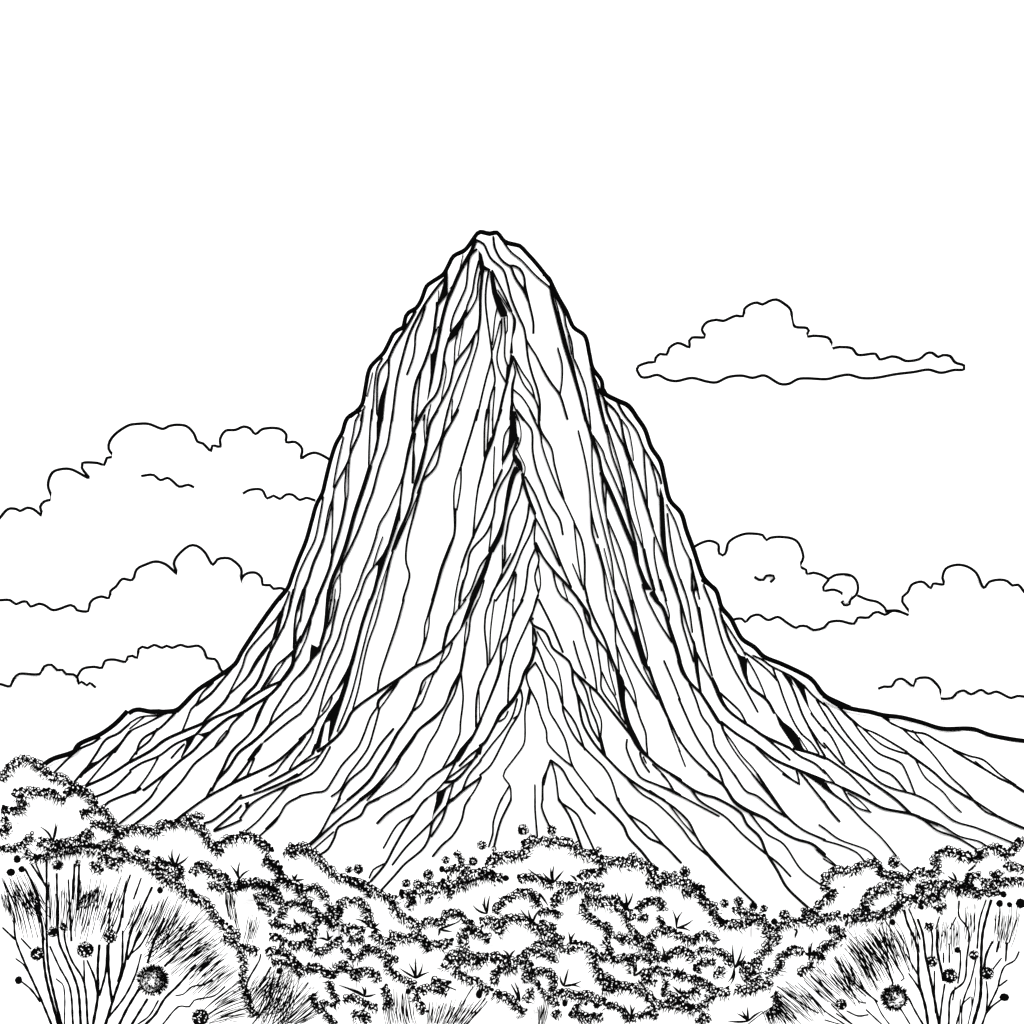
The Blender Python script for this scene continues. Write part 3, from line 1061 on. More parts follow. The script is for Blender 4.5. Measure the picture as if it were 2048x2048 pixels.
T 760,1910 670,1850 710,1830 755,1800 600,1910 870,1830
M shrub|bush at the far right edge with the highest rim of the right hand group|shrub|bushes along the mountain foot
@ 1548 1548 500
F 50 960,800 1010,820 1070,780 1130,750 1200,780 1280,740 1240,700 1250,640 1300,610 1370,590 1420,610 1450,650 1520,630 1570,670 1580,620 1640,590 1700,570 1760,590 1780,640 1840,600 1900,530 1932,520
F 45 1790,730 1840,700 1880,730 1932,750
F 45 1600,840 1700,840 1780,840 1850,830 1932,830
F 50 1680,800 1720,770 1760,790
F 40 1480,790 1560,790 1600,780
O 1895,530 40
T 1410,830 1340,785 1375,755
T 1470,830 1500,770 1540,760
T 1500,750 1560,690
M shrub|ragged flat bush over the right fan of stems|shrub|bushes along the mountain foot
@ 1548 1548 500
F 62 1130,940 1140,860 1200,870 1280,860 1370,870 1460,870 1540,840
F 62 940,940 1000,970 1070,980 1130,970 1180,980 1250,960 1310,920
F 58 1400,920 1480,880 1560,920 1620,940 1640,900 1700,900 1730,940
F 45 830,1060 900,1070 980,990
F 30 1250,1050 1290,1030 1330,1020
O 930,680 52
B 1140,1030 20
M flowering_plant|tall fan of bare stems with round seed heads in the lower left corner|plant|fans of stems with seed heads
@ 0 1448 600
L 14 90,1250 100,1380 160,1540 250,1740 330,1932
L 11 15,1310 100,1390
L 10 135,1380 200,1450
L 10 100,1510 160,1560 240,1720
L 11 140,1660 200,1710 260,1790
L 12 200,900 300,1050
L 10 230,900 290,1040
L 17 230,1160 270,1290 280,1500 300,1650 375,1932
L 14 160,930 240,1100 260,1280
L 15 300,880 300,1100 300,1290 310,1550 350,1750 395,1932
L 15 365,960 370,1200 380,1400 430,1520 500,1700 520,1932
L 14 410,1280 420,1400 460,1520 540,1660 565,1932
L 13 320,1430 380,1560 450,1700 470,1932
L 10 360,1640 410,1690 415,1932
L 11 440,1000 450,1200 460,1400
L 13 480,900 470,1130
L 14 510,900 500,1200
L 10 540,1520 545,1700
L 12 560,1520 610,1640 630,1750
L 18 640,1420 630,1560 630,1750 600,1932
L 14 700,1410 700,1600 720,1790
L 12 690,1420 680,1600 640,1750
L 10 715,1090 700,1330
L 12 800,1130 770,1300 750,1350
L 11 840,970 800,1100 790,1250
L 12 790,1330 785,1560 760,1660
L 10 910,990 860,1130
L 16 980,1050 900,1220 840,1350 800,1560 740,1740 680,1932
L 12 900,1330 850,1460 820,1520
L 10 820,1500 900,1430 950,1350
L 13 1060,1250 1000,1380 950,1540
L 12 1180,1440 1060,1560
L 16 1260,1550 1150,1680 1060,1770 1000,1870 940,1932
L 11 910,1480 870,1620 800,1760 690,1900
L 18 900,1700 820,1830 770,1932
L 17 950,1770 850,1932
L 12 1020,1780 960,1880 890,1932
L 11 1450,1690 1380,1750 1250,1780 1220,1820 1150,1820 1050,1932
L 9 1130,1750 1180,1740 1240,1690 1310,1680 1370,1650
H 22 11 100,1280 290,1320 0,1000 200,1000
H 34 10 320,1280 720,1330 300,1050 830,1030
H 16 12 190,1230 330,1200 60,1050 240,1040
H 10 14 20,1180 110,1280 0,1080 60,1100
H 16 10 470,1180 640,1150 540,1100 640,1050
B 110,870 25
B 70,955 25
B 140,935 22
B 1030,1070 22
B 120,1650 26
O 340,1340 35
O 240,1480 45
O 550,1455 56
O 710,1370 46
O 985,1650 104
O 1290,1890 58
O 410,1310 24
O 370,910 34
F 26 485,895 515,900
M grass_clump|dense slanting grass tuft right of the lower left seed heads|grass|grass tufts at the bottom edge
@ 0 1448 600
H 28 10 810,1300 1050,1450 870,1130 1200,1150
H 26 10 1050,1420 1170,1580 1290,1230 1390,1390
H 14 10 930,1420 1060,1500 1170,1190 1300,1260
H 14 10 1150,1540 1250,1640 1370,1380 1440,1470
H 24 10 1240,1600 1340,1760 1400,1450 1540,1600
H 22 10 1360,1800 1390,1932 1560,1640 1640,1880
M grass_clump|slanting dark grass tuft under the white topped bush, left of the bottom middle|grass|grass tufts at the bottom edge
@ 0 1448 600
H 26 10 1640,1900 1850,1932 1740,1570 1932,1680
H 18 9 1590,1740 1660,1840 1660,1600 1860,1640
B 1800,1590 22
@ 480 1548 500
H 30 12 110,1850 260,1932 260,1560 520,1640
H 20 12 280,1932 470,1932 540,1650 640,1850
L 12 160,1390 150,1440 60,1600 40,1700
L 14 240,1490 150,1650
L 10 320,1540 280,1650
M grass_clump|upright streaky grass tuft at the bottom edge just left of the middle|grass|grass tufts at the bottom edge
@ 480 1548 500
F 45 1130,1450 1160,1530 1200,1560 1280,1600 1350,1640 1360,1750 1400,1800 1430,1850
F 40 1480,1590 1570,1620 1620,1630
F 45 1400,1700 1420,1660 1500,1650 1550,1680 1600,1690
H 18 13 1120,1932 1370,1932 1110,1690 1330,1690
H 34 11 1440,1932 1760,1932 1450,1770 1920,1760
L 9 1510,1590 1600,1640 1670,1670
L 10 1790,1660 1720,1780 1650,1932
B 1850,1700 32
B 1300,1680 26
T 1360,1580 1230,1500 1305,1465 1355,1425 1410,1470 1465,1530
M grass_clump|wide slanting grass tuft in the lower right, left of the right fan of stems|grass|grass tufts at the bottom edge
@ 1300 1548 500
F 50 950,1700 990,1760 960,1830 920,1880
H 16 11 1400,1790 1470,1640 1170,1580 1310,1480
H 16 10 1200,1850 1330,1810 980,1650 1170,1620
H 10 10 1150,1900 1080,1932 970,1720 960,1800
H 12 10 1010,1932 900,1932 960,1800 860,1830
L 9 960,1790 880,1840 800,1900 760,1932
H 16 11 1680,1640 1800,1640 1530,1380 1560,1250
H 14 10 1800,1500 1850,1450 1590,1270 1710,1280
H 14 11 1860,1430 1932,1430 1760,1170 1870,1180
H 16 10 1550,1720 1660,1640 1430,1440 1520,1410
L 10 980,1640 1060,1690 1150,1760 1300,1850
L 12 1250,1720 1350,1830 1500,1932
L 12 1400,1780 1480,1860 1560,1932
L 9 1560,1690 1620,1760 1670,1770
@ 1548 1548 500
L 12 870,1450 900,1560 920,1620
L 11 700,1670 780,1750 830,1850 890,1932
L 13 710,1820 830,1932
L 11 560,1830 650,1870 730,1860
L 12 480,1850 600,1932
L 11 390,1900 500,1932
L 12 560,1560 700,1680 800,1760
H 14 10 180,1932 260,1850 0,1750 60,1690
H 10 9 60,1932 130,1910 0,1850 0,1790
H 10 10 1000,1440 1060,1420 870,1180 960,1160
H 18 10 760,1620 900,1480 560,1370 760,1230
H 14 10 880,1450 1010,1440 740,1240 880,1160
H 14 10 600,1760 700,1660 420,1560 520,1430
O 520,1780 46
B 915,1145 26
M flowering_plant|tall fan of bare stems with round seed heads in the lower right corner|plant|fans of stems with seed heads
@ 1548 1548 500
L 20 1005,1050 1030,1150 1080,1260 1110,1360 1120,1600 1170,1800 1190,1932
L 12 1040,1540 1110,1640 1150,1720
L 11 1020,1390 1110,1550
L 12 1040,1040 1080,1130 1130,1280
L 20 1110,1120 1150,1240 1170,1400 1200,1540 1240,1740 1275,1932
L 12 1170,1150 1220,1230 1220,1410
L 12 1240,1520 1240,1700 1250,1850
L 16 1260,1200 1260,1350 1290,1500 1310,1600
L 16 1320,1620 1300,1750 1280,1932
L 10 1280,1100 1250,1200
L 11 1355,1310 1355,1460
L 11 1310,1380 1310,1460
L 10 1410,1100 1360,1200
L 15 1430,980 1430,1100 1490,1180 1510,1260 1490,1420 1470,1600 1370,1700 1350,1932
L 14 1560,1430 1520,1600 1480,1700 1410,1932
L 10 1400,1640 1380,1750
L 12 1440,1360 1440,1480 1420,1620
L 12 1640,970 1590,1130 1570,1350
L 22 1680,970 1640,1110 1610,1250 1600,1500 1600,1640 1590,1750 1540,1932
L 16 1690,1290 1640,1400 1620,1530
L 11 1760,1420 1690,1510
L 12 1640,1600 1650,1700 1640,1850
L 15 1895,1370 1860,1440 1780,1490 1740,1600 1730,1650 1650,1820 1610,1932
L 12 1805,1590 1740,1640
L 13 1760,1740 1680,1800 1640,1850
L 10 1560,1570 1550,1700 1500,1932
L 12 1520,1720 1460,1780 1450,1932
L 10 1530,1720 1530,1800
L 10 1440,1740 1430,1932
L 13 970,1800 1050,1932
L 16 1040,1730 1090,1830 1150,1932
L 11 980,1600 1005,1580 960,1500 900,1400
L 14 1790,1450 1800,1300
L 15 1720,1380 1740,1290
H 24 13 1690,1270 1850,1290 1700,1050 1910,1050
H 18 12 1270,1340 1440,1340 1260,1180 1440,1150
H 8 12 1060,1340 1130,1340 1050,1200 1110,1180
H 12 11 1460,1240 1560,1240 1470,1060 1560,1040
O 1220,1450 46
O 1360,1560 60
O 1650,1540 52
O 1545,1400 38
O 930,1730 106
B 1780,1725 32
B 1775,930 26
B 1745,1000 26
B 1820,1010 26
B 1905,1000 34
B 1420,1360 22
F 40 1170,1170 1230,1190
F 44 1260,1050 1300,1040
"""
# ---------------------------------------------------------------- ground: the rise we stand on, falling to a plain that reaches the horizon
def ground_z(y):
    if y < 0: return 116.0
    return max(-32.0, 116.0 - 0.16 * y)
g = MB()
ys = [-400, -100, 0, 5, 10, 20, 30, 45, 80, 150, 300, 500, 725, 925, 1500, 3000, 8000, 20000, 60000, 120000]
xs = [-120000, -30000, -8000, -3000, -1200, -400, -120, -40, 0, 40, 120, 400, 1200, 3000, 8000, 30000, 120000]
ids = [[g.vert((x, y, ground_z(y))) for x in xs] for y in ys]
for a, b in zip(ids, ids[1:]):
    for j in range(len(xs) - 1): g.face((a[j], a[j + 1], b[j + 1], b[j]), 0, True)
go = g.build("ground", [WHITE])
tag(go, "blank white ground running from the bushes to the mountain foot", "ground", kind='structure')

# ---------------------------------------------------------------- mountain
YM = 1400.0
mt = [(c, a, p, s) for c, a, p, s in parse(MOUNTAIN)]
outl = [r for r in mt if r[0] == '-' and r[1][0] >= 35 and len(r[2]) >= 8 or r[0] == '-' and r[1][0] == 26 and r[2][0][1] < 1460 and r[2][0][0] < 260]
summit_u = 970.0
left, right = [], []
for c, a, p, s in outl:
    for q in p:
        (left if q[0] < summit_u else right).append((q[1], q[0]))
def edge(lst, sgn, far):
    lst = sorted(lst)
    out = [(462.0, summit_u)]
    for v, u in lst:
        if (u - out[-1][1]) * sgn >= 0: out.append((max(v, out[-1][0] + 0.01), u))
    return out + far
EL = edge(left, -1, [(1560.0, -120.0), (1620.0, -420.0), (1760.0, -1000.0), (1950.0, -1500.0)])
ER = edge(right, 1, [(1560.0, 2420.0), (1640.0, 2800.0), (1760.0, 3200.0), (1950.0, 3600.0)])
def at(tab, v):
    if v <= tab[0][0]: return tab[0][1]
    for (v0, u0), (v1, u1) in zip(tab, tab[1:]):
        if v <= v1: return lerp(u0, u1, (v - v0) / max(1e-6, v1 - v0))
    return tab[-1][1]
def table(e):                     # the outline averaged over neighbouring rows, so that its steps do not run across the face
    t = []
    for i in range(400):
        v = 440.0 + 4.0 * i
        hw = min(60.0, max(2.0, (v - 455) * 0.6))
        t.append(sum(at(e, v + hw * k / 8.0) for k in range(-8, 9)) / 17.0)
    return t
TL, TR = table(EL), table(ER)
def soft(t, v):
    x = max(0.0, min(398.0, (v - 440.0) / 4.0)); i = int(x)
    return lerp(t[i], t[i + 1], x - i)
def depth(u, v):
    l, r = soft(TL, v), soft(TR, v)
    hw = max(1.0, (r - l) / 2); s = max(-1.0, min(1.0, (u - (l + r) / 2) / hw))
    D = 0.75 * hw / F * YM; D = D * 540.0 / (D ** 4 + 540.0 ** 4) ** 0.25
    k = (1 - s * s) ** 0.8
    flute = 7.0 * math.sin(u * 0.045 + 2.0 * math.sin(v * 0.008)) + 5.0 * math.sin(u * 0.021 - v * 0.006)
    return YM - D * k + flute * min(1.0, k * 2.5) * min(1.0, hw / 200)
mb = MB()
vs = [462.3 + i * 5.0 for i in range(298)]
for v in sorted(v for v, u in EL + ER if 463 < v < 1940):      # rows through the corners of the outline too
    if min(abs(v - x) for x in vs) > 1.4: vs.append(v)
vs.sort()
NS = 240
fr, bk = [], []
for v in vs:
    l, r = at(EL, v), at(ER, v); sl, sr = soft(TL, v), soft(TR, v)
    ra, rb = [], []
    for i in range(NS + 1):
        s = -math.cos(math.pi * i / NS)
        u = l if i == 0 else r if i == NS else min(r, max(l, lerp(sl, sr, (s + 1) / 2)))
        Y = depth(u, v)
        ra.append(mb.vert(P(u, v, Y)))
        if i in (0, NS): rb.append(ra[-1])
        else: rb.append(mb.vert(P(u, v, 2 * YM - Y)) if i % 3 == 0 else None)
    fr.append(ra); bk.append(rb)
for a, b in zip(fr, fr[1:]):
    for i in range(NS): mb.face((a[i], b[i], b[i + 1], a[i + 1]), 0, True)
for a, b in zip(bk, bk[1:]):
    ks = [i for i in range(NS + 1) if a[i] is not None]
    for i, j in zip(ks, ks[1:]): mb.face((a[j], b[j], b[i], a[i]), 0, True)
mb.face([x for x in fr[0]] + [x for x in bk[0][-2:0:-1] if x is not None], 0)
def on_rock(u, v): return P(u, v, depth(u, v) * 0.9972)
for c, a, p, s in mt:
    if c == 'P':
        mb.poly([(q[0], q[1]) for q in p], on_rock, 1); continue
    w0 = a[0] * s
    pts = [(q[0], q[1], (q[2] if len(q) > 2 else w0) * LW * (1.0 if (c, a, p, s) in outl else 0.94)) for q in p]
    sm = smooth(pts, 6.0)
    if (c, a, p, s) in outl:        # the crest line: an added bead of black ink outlining the skyline
        mb.tube([(P(u, v, depth(u, v) - 36.0), wd * 0.94 / 2 / F * YM) for u, v, wd in sm], 1, 8)
    else:
        for k, j in ((0, 1), (-1, -2)):         # run both ends on a little, so that joining creases meet
            a_, b_ = sm[k], sm[j]; d = math.dist(a_[:2], b_[:2]) or 1.0
            e = (a_[0] + (a_[0] - b_[0]) / d * 2.5, a_[1] + (a_[1] - b_[1]) / d * 2.5, a_[2] * 0.7)
            sm = [e] + sm if k == 0 else sm + [e]
        mb.ribbon(sm, on_rock, 1)
mo = mb.build("mountain", [ROCK, INK], origin=(0, YM, 0))
tag(mo, "steep white mountain with black creases running down from its narrow summit", "mountain", kind='structure')

# ---------------------------------------------------------------- clouds
cur = None
def finish_cloud(c):
    name, label, dist, drop = c['head']; dist = float(dist); drop = float(drop)
    m = MB()
    line = smooth(c['C'], 5.0)
    us = [q[0] for q in line]; u0, u1 = min(us), max(us)
    n = max(8, int((u1 - u0) / 5)); cols = []
    closed = math.dist(c['C'][0][:2], c['C'][-1][:2]) < 20
    for i in range(n + 1):
        u = lerp(u0, u1, i / n)
        hit = []
        for a, b in zip(line, line[1:]):
            if (a[0] - u) * (b[0] - u) <= 0 and a[0] != b[0]:
                hit.append(lerp(a[1], b[1], (u - a[0]) / (b[0] - a[0])))
        if not hit: hit = [min(line, key=lambda q: abs(q[0] - u))[1]]
        top = min(hit)
        top = max(x for x in hit if x < top + 45)      # keep the body clear of overhanging billows
        if closed: bot = max(hit)
        else:
            s = 2 * i / n - 1
            bot = max(top + 4, max(q[1] for q in line) + drop * (1 - s ** 4) * 0.6)
        cols.append((u, top, bot))
    NR = 12
    thick = 0.30 * (u1 - u0) / F * dist
    fr, bk = [], []
    for i, (u, t, b) in enumerate(cols):
        s = 2 * i / n - 1
        a_, b_ = [], []
        for j in range(NR + 1):
            r = -math.cos(math.pi * j / NR)
            v = lerp(t, b, (r + 1) / 2)
            h = thick * math.sqrt(max(0.0, (1 - s * s))) * max(0.0, 1 - r * r) ** 0.8 * min(1.0, (b - t) / 60)
            f_ = m.vert(P(u, v, dist - h)); a_.append(f_)
            b_.append(f_ if j in (0, NR) else m.vert(P(u, v, dist + h)))
        fr.append(a_); bk.append(b_)
    for x, y in zip(fr, fr[1:]):
        for j in range(NR): m.face((x[j], y[j], y[j + 1], x[j + 1]), 0, True)
    for x, y in zip(bk, bk[1:]):
        for j in range(NR): m.face((x[j + 1], y[j + 1], y[j], x[j]), 0, True)
    m.tube([(P(q[0], q[1], dist - 0.35 * thick), 4.5 * LW / 2 / F * dist) for q in line], 1, 8)
    for wl in c['W']:
        uu = wl[len(wl) // 2][0]
        m.tube([(P(q[0], q[1], dist - thick - 5), 4.5 * LW / 2 / F * (dist - thick)) for q in smooth(wl, 5.0)], 1, 8)
    ctr = P((u0 + u1) / 2, cols[n // 2][2], dist)
    o = m.build(name, [CLOUD, INK], origin=ctr)
    tag(o, label, "cloud", "clouds around the mountain")
for c, a, p, s in parse(CLOUDS):
    if c == 'M':
        if cur: finish_cloud(cur)
        cur = {'head': a, 'C': None, 'W': []}
    elif c == 'C': cur['C'] = p
    else: cur['W'].append(p)
finish_cloud(cur)

# ---------------------------------------------------------------- shrubs, grass and stems on the near rise
def YC(v): return 10.0 + (2048.0 - v) * 16.0 / 530.0
rnd = random.Random(7)

def leaf(m, u, v, ang, L, W, Y, mat=1, tip=0.5):
    """one leaf: a six sided blade, tilted in depth; u, v its middle"""
    ca, sa = math.cos(ang), math.sin(ang)
    k = L / 2
    shape = [(-k, 0), (-k * 0.35, W / 2), (k * 0.35, W / 2 * (0.4 + tip)), (k, 0), (k * 0.35, -W / 2 * (0.4 + tip)), (-k * 0.35, -W / 2)]
    ta, tb = rnd.uniform(-0.35, 0.35), rnd.uniform(-0.35, 0.35)
    px = Y / F
    m.face([m.vert(P(u + x * ca - y * sa, v + x * sa + y * ca, Y + (x * ta + y * tb) * px)) for x, y in shape], mat)

def fringe(m, p, wd):
    line = smooth([(q[0], q[1]) for q in p], 2.0)
    cx = sum(q[0] for q in line) / len(line); cy = max(q[1] for q in line) + 25
    for off, amp in ((-0.30, 3.0),):      # the twiggy line that the leaves hang on
        pts = []; ph = rnd.uniform(0, 9)
        for i in range(0, len(line), 2):
            a = line[max(0, i - 1)]; b = line[min(len(line) - 1, i + 1)]
            d = math.dist(a, b) or 1.0
            nx, ny = -(b[1] - a[1]) / d, (b[0] - a[0]) / d
            if nx * (cx - line[i][0]) + ny * (cy - line[i][1]) < 0: nx, ny = -nx, -ny
            o = off * wd + amp * math.sin(i * 0.55 + ph) * rnd.uniform(0.5, 1.2)
            pts.append((line[i][0] + nx * o + rnd.uniform(-1.2, 1.2), line[i][1] + ny * o, rnd.uniform(1.4, 3.2)))
        if len(pts) > 2: m.ribbon(pts, lambda u, v: P(u, v, YC(v) - 0.12), 1)
    acc = 0.0; slant = rnd.uniform(-0.5, 0.5)
    for i in range(1, len(line)):
        a, b = line[i - 1], line[i]
        d = math.dist(a, b)
        if d < 1e-6: continue
        tx, ty = (b[0] - a[0]) / d, (b[1] - a[1]) / d
        nx, ny = -ty, tx
        if nx * (cx - a[0]) + ny * (cy - a[1]) < 0: nx, ny = -nx, -ny     # n points into the clump
        na = math.atan2(ny, nx)
        def spot(o, j=0.0):
            t = rnd.random()
            return lerp(a[0], b[0], t) + nx * o, lerp(a[1], b[1], t) + ny * o
        # packed dark leaves
        acc += d * wd * DENS
        while acc > 0:
            acc -= 1
            o = rnd.uniform(-0.5, 0.42) * wd
            u, v = spot(o)
            leaf(m, u, v, na + slant + rnd.gauss(0, 0.6), rnd.uniform(5.0, 11.0), rnd.uniform(2.2, 4.2), YC(v) - rnd.uniform(0.05, 0.25))
        # loose tips hanging into the clump
        for _ in range(1 + (rnd.random() < 0.15)):
            if rnd.random() < d * 0.34:
                u, v = spot(wd * rnd.uniform(0.3, 0.85))
                leaf(m, u, v, na + slant + rnd.gauss(0, 0.3), rnd.uniform(7, 17), rnd.uniform(1.8, 2.7), YC(v) - 0.2, 1, 0.1)
        # rounded leaf buds on the outer rim, some with a pale middle
        if rnd.random() < d * 0.18:
            u, v = spot(-wd * rnd.uniform(0.35, 0.55))
            r = rnd.uniform(6.0, 10.0)
            leaf(m, u, v, rnd.uniform(0, 3.1), r, r * 0.85, YC(v) - 0.27, 1, 0.55)
            if rnd.random() < 0.6: leaf(m, u, v, rnd.uniform(0, 3.1), r * 0.42, r * 0.36, YC(v) - 0.36, 0, 0.55)
DENS = 0.080

def dome(m, p, wd):
    """the pale leafy mass below a rim line"""
    line = smooth([(q[0], q[1]) for q in p], 3.0)
    u0 = min(q[0] for q in line); u1 = max(q[0] for q in line)
    if u1 - u0 < 14: return
    n = max(4, int((u1 - u0) / 5)); vmax = max(q[1] for q in line)
    tops = []
    for i in range(n + 1):
        u = lerp(u0, u1, i / n)
        c = [q[1] for q in line if abs(q[0] - u) <= (u1 - u0) / n + 3]
        tops.append((u, min(c)))
    NR = 7; fr = []; bk = []
    for i, (u, t) in enumerate(tops):
        s = 2 * i / n - 1; a_ = []; b_ = []
        t = t + 1.0
        for j in range(NR + 1):
            r = j / NR
            v = lerp(t, vmax + 26, r)
            back = YC(t) + 0.65 + 0.9 * math.sin(math.pi * min(1, r + 0.02)) * (1 - s ** 4)
            front = (YC(t) + YC(v)) / 2 + 0.6
            Y = lerp(YC(t) + 0.6, front, (1 - s ** 6))
            a_.append(m.vert(P(u, v, Y))); b_.append(m.vert(P(u, v, max(back, Y + 0.05))))
        fr.append(a_); bk.append(b_)
    for x, y in zip(fr, fr[1:]):
        for j in range(NR): m.face((x[j], x[j + 1], y[j + 1], y[j]), 0, True)
    for x, y in zip(bk, bk[1:]):
        for j in range(NR): m.face((y[j], y[j + 1], x[j + 1], x[j]), 0, True)
    for x, y, k in ((fr[0], bk[0], 1), (fr[-1], bk[-1], -1)):
        for j in range(NR):
            q = (x[j], y[j], y[j + 1], x[j + 1]); m.face(q[::k], 0)
    for i in range(n):
        m.face((fr[i][0], fr[i + 1][0], bk[i + 1][0], bk[i][0]), 0)
        m.face((fr[i][NR], bk[i][NR], bk[i + 1][NR], fr[i + 1][NR]), 0)

def seed_head(u, v, r, Y, name, root):
    """a ball of packed dark florets round a paler middle"""
    m = MB(); px = Y / F; c = P(u, v, Y); R = r * px
    NU, NV = 16, 9; grid = []
    for j in range(NV + 1):
        th = math.pi * j / NV
        grid.append([m.vert(c + Vector((math.sin(th) * math.cos(2*math.pi*i/NU), math.sin(th) * math.sin(2*math.pi*i/NU), math.cos(th))) * R * (0.72 if r > 20 else 0.9)) for i in range(NU)])
    big = r > 20
    for a, b in zip(grid, grid[1:]):
        for i in range(NU): m.face((a[i], b[i], b[(i+1) % NU], a[(i+1) % NU]), 0 if big else 1, True)
    n = int(4 * math.pi * r * r * (0.03 if not big else 0.12))
    for _ in range(n):
        d = Vector((rnd.gauss(0, 1), rnd.gauss(0, 1), rnd.gauss(0, 1))).normalized()
        face = max(0.0, -d.y)
        if big and rnd.random() < face ** 2.2 * 0.72: continue
        if not big and rnd.random() > 0.35 + face: continue
        t = d.cross(Vector((rnd.gauss(0,1), rnd.gauss(0,1), rnd.gauss(0,1)))).normalized()
        b = d.cross(t)
        L = rnd.uniform(2.0, 3.4) * px * (0.8 if big and face > 0.6 else 1 if big else 0.55); W = rnd.uniform(1.1, 2.0) * px * (0.75 if big and face > 0.6 else 1 if big else 0.6)
        q = c + d * (R * rnd.uniform(0.93, 1.0) * (0.8 if big else 1))
        m.face([m.vert(q + t * L * math.cos(k * math.pi / 3) + b * W * math.sin(k * math.pi / 3)) for k in range(6)], 1 if big else 0)
    k = int(r * (10.5 if big else 3.0))
    for i in range(k):
        a = 2 * math.pi * (i + rnd.uniform(-.4, .4)) / k
        q = (rnd.uniform(0.58, 0.98) if big else rnd.uniform(0.76, 1.02)) * r
        leaf(m, u + math.cos(a) * q, v + math.sin(a) * q, a, rnd.uniform(5, 13) if big else rnd.uniform(4, 6.5), rnd.uniform(1.5, 2.5), Y - rnd.uniform(-0.3, 0.3) * R, 1, 0.3)
    return m.build(name, [LEAF, INK], root)

def bud(u, v, r, Y, root):
    m = MB(); px = Y / F; c = P(u, v, Y)
    NU, NV = 6, 4; grid = []
    sx, sz = rnd.uniform(0.85, 1.15), rnd.uniform(0.85, 1.15)
    for j in range(NV + 1):
        th = math.pi * j / NV
        grid.append([m.vert(c + Vector((math.sin(th) * math.cos(2*math.pi*i/NU) * sx * rnd.uniform(.75, 1.15), math.sin(th) * math.sin(2*math.pi*i/NU), math.cos(th) * sz)) * r * px) for i in range(NU)])
    for a, b in zip(grid, grid[1:]):
        for i in range(NU): m.face((a[i], b[i], b[(i+1) % NU], a[(i+1) % NU]), 0, True)
    m.build("bud", [INK], root)

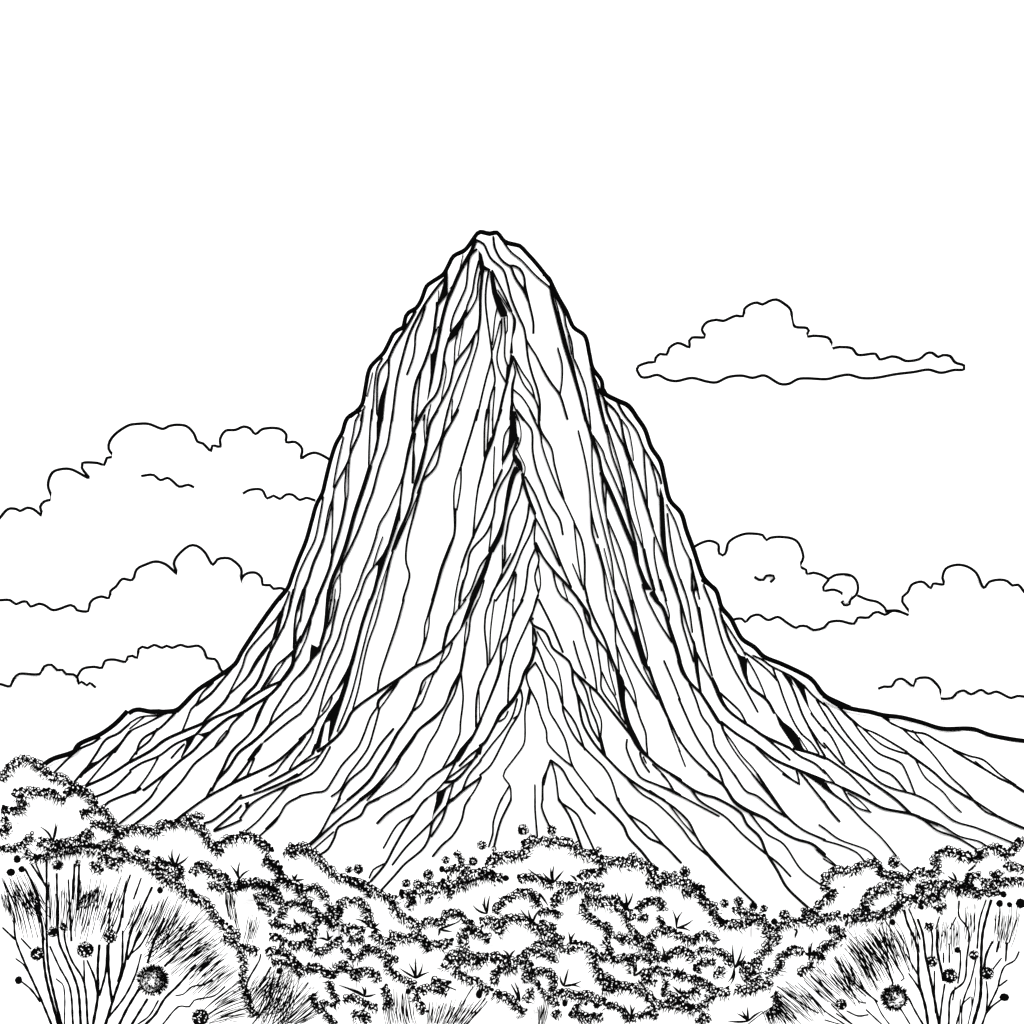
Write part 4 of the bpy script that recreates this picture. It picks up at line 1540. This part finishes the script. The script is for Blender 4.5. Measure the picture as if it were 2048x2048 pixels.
def finish_plant(c):
    name, label, cat, group = c['head']
    rows = c['rows']
    fan = name in ('flowering_plant', 'grass_clump')
    allp = [q for _, _, p, _ in rows for q in p]
    um = sum(q[0] for q in allp) / len(allp); vm = sum(q[1] for q in allp) / len(allp); vb = max(q[1] for q in allp)
    Yp = (9.4 if name == 'flowering_plant' else 9.9) if fan else YC(vm)
    root = bpy.data.objects.new(name, None); sc.collection.objects.link(root)
    root.empty_display_size = 0.3
    root.location = ((um - 1024) / F * Yp, Yp, ground_z(Yp))
    tag(root, label, cat, group)
    def Yat(v): return Yp if fan else YC(v) - 0.3
    crown = MB()
    Fs = [(p, a[0] * s * 1.2) for code, a, p, s in rows if code == 'F']
    for p, wd in Fs:
        if not fan: dome(crown, p, wd)
        fringe(crown, p, wd)
    if crown.v: crown.build("crown" if not fan else "foliage", [LEAF, INK], root)
    if not fan:
        t = MB(); top = P(um, vm + 20, Yp + 0.4); base = Vector((root.location.x, Yp + 0.6, ground_z(Yp + 0.6) - 0.2))
        t.tube([(lerp(base, top, i / 5.0), 0.09 - 0.012 * i) for i in range(6)], 0, 8)
        t.build("stem", [LEAF], root)
    for code, a, p, s in rows:
        if code == 'T':
            m = MB(); b0 = p[0]
            for q in p[1:]:
                Y = Yat(b0[1]) - 0.1
                bend = rnd.uniform(-0.12, 0.12); dx, dy = q[0] - b0[0], q[1] - b0[1]
                pts = []
                for i in range(7):
                    t = i / 6
                    wd = (1.6 + 3.3 * math.sin(math.pi * min(1, t * 0.9 + 0.08))) * (1 - 0.45 * t)
                    o = bend * math.sin(math.pi * t)
                    pts.append((b0[0] + dx * t - dy * o, b0[1] + dy * t + dx * o, wd * LW))
                tilt = rnd.uniform(-0.004, 0.004)
                m.ribbon(pts, lambda u, v: P(u, v, Y + tilt * (b0[1] - v)), 0)
            m.build("sprig", [INK], root)
        elif code == 'O':
            seed_head(p[0][0], p[0][1], a[0] * s, Yat(p[0][1]) - 0.15, "seed_head" if fan else "flower_head", root)
        elif code == 'B':
            bud(p[0][0], p[0][1], a[0] * s * 1.05, Yat(p[0][1]) - 0.1, root)
        elif code == 'L':
            pts = [(q[0], q[1]) for q in p]
            if pts[-1][1] > 2040:           # goes on down to the soil below the picture
                d = (pts[-1][0] - pts[-2][0]) / max(1.0, pts[-1][1] - pts[-2][1])
                vg = HV + (CAMZ - ground_z(Yp)) * F / Yp
                pts.append((pts[-1][0] + d * 60, pts[-1][1] + 60)); pts.append((lerp(pts[-1][0], um, 0.4), vg))
            sm = smooth(pts, 6.0); Y = Yp + rnd.uniform(-0.35, 0.35); n = len(sm)
            wd = a[0] * s * LW
            m = MB()
            m.tube([(P(u, v, Y), wd / 2 * (0.8 + 0.3 * min(1, i / (0.4 * n))) * (1 + 0.12 * math.sin(i * 1.7)) / F * Y) for i, (u, v) in enumerate(sm)], 0, 6)
            m.build("stem", [INK], root)
        elif code == 'H':
            m = MB(); n, wd = int(a[0]), a[1] * s
            A0, A1, B0, B1 = p; bend0 = rnd.uniform(-0.05, 0.05)
            n = max(3, min(int(n * 1.6), int((math.dist(A0, A1) + math.dist(B0, B1)) / 2 / 3.2)))
            for i in range(n):
                t = min(1, max(0, (i + rnd.uniform(0.3, 0.7)) / n)); t2 = min(1, max(0, t + rnd.uniform(-.018, .018)))
                r = (lerp(A0[0], A1[0], t), lerp(A0[1], A1[1], t)); q = (lerp(B0[0], B1[0], t2), lerp(B0[1], B1[1], t2))
                k0, k1 = (rnd.uniform(-0.15, 0.05) if min(A0[1], A1[1]) > 2035 else rnd.uniform(-0.35, 0.2)), rnd.uniform(0.78, 1.2)
                a_ = (lerp(r[0], q[0], k0), lerp(r[1], q[1], k0)); b_ = (lerp(r[0], q[0], k1), lerp(r[1], q[1], k1))
                dx, dy = b_[0] - a_[0], b_[1] - a_[1]; L = math.hypot(dx, dy)
                bend = bend0 + rnd.uniform(-0.015, 0.015); Y = Yat((a_[1] + b_[1]) / 2) + rnd.uniform(-0.3, 0.3) - (0 if fan else 0.4)
                ww = rnd.uniform(1.25, 1.95) * (1.5 if rnd.random() < 0.12 else 1); ph = rnd.uniform(0, 6)
                pts = []
                for j in range(9):
                    f = j / 8; o = bend * math.sin(math.pi * f) + 0.008 * math.sin(f * 9 + ph)
                    pts.append((a_[0] + dx * f - dy * o, a_[1] + dy * f + dx * o, ww * LW * (0.5 + 0.5 * math.sin(math.pi * (0.12 + 0.8 * f))) * (1 + 0.25 * math.sin(f * 13 + ph))))
                m.ribbon(pts, lambda u, v: P(u, v, Y), 0)
                if rnd.random() < 0.2:      # a side tip
                    f = rnd.uniform(.3, .7); o = rnd.choice((-1, 1)) * rnd.uniform(.12, .25)
                    x, y = a_[0] + dx * f, a_[1] + dy * f
                    e = rnd.uniform(.2, .35)
                    m.ribbon([(x, y, ww * LW * .8), (x + dx * e * .5 - dy * e * o, y + dy * e * .5 + dx * e * o, ww * LW * .8), (x + dx * e - dy * e * o * 1.6, y + dy * e + dx * e * o * 1.6, ww * .4)],
                             lambda u, v: P(u, v, Y + 0.02), 0)
            m.build("foliage", [INK], root)
cur = None
for c, a, p, s in parse(PLANTS):
    if c == 'M':
        if cur: finish_plant(cur)
        cur = {'head': a, 'rows': []}
    else: cur['rows'].append((c, a, p, s))
finish_plant(cur)
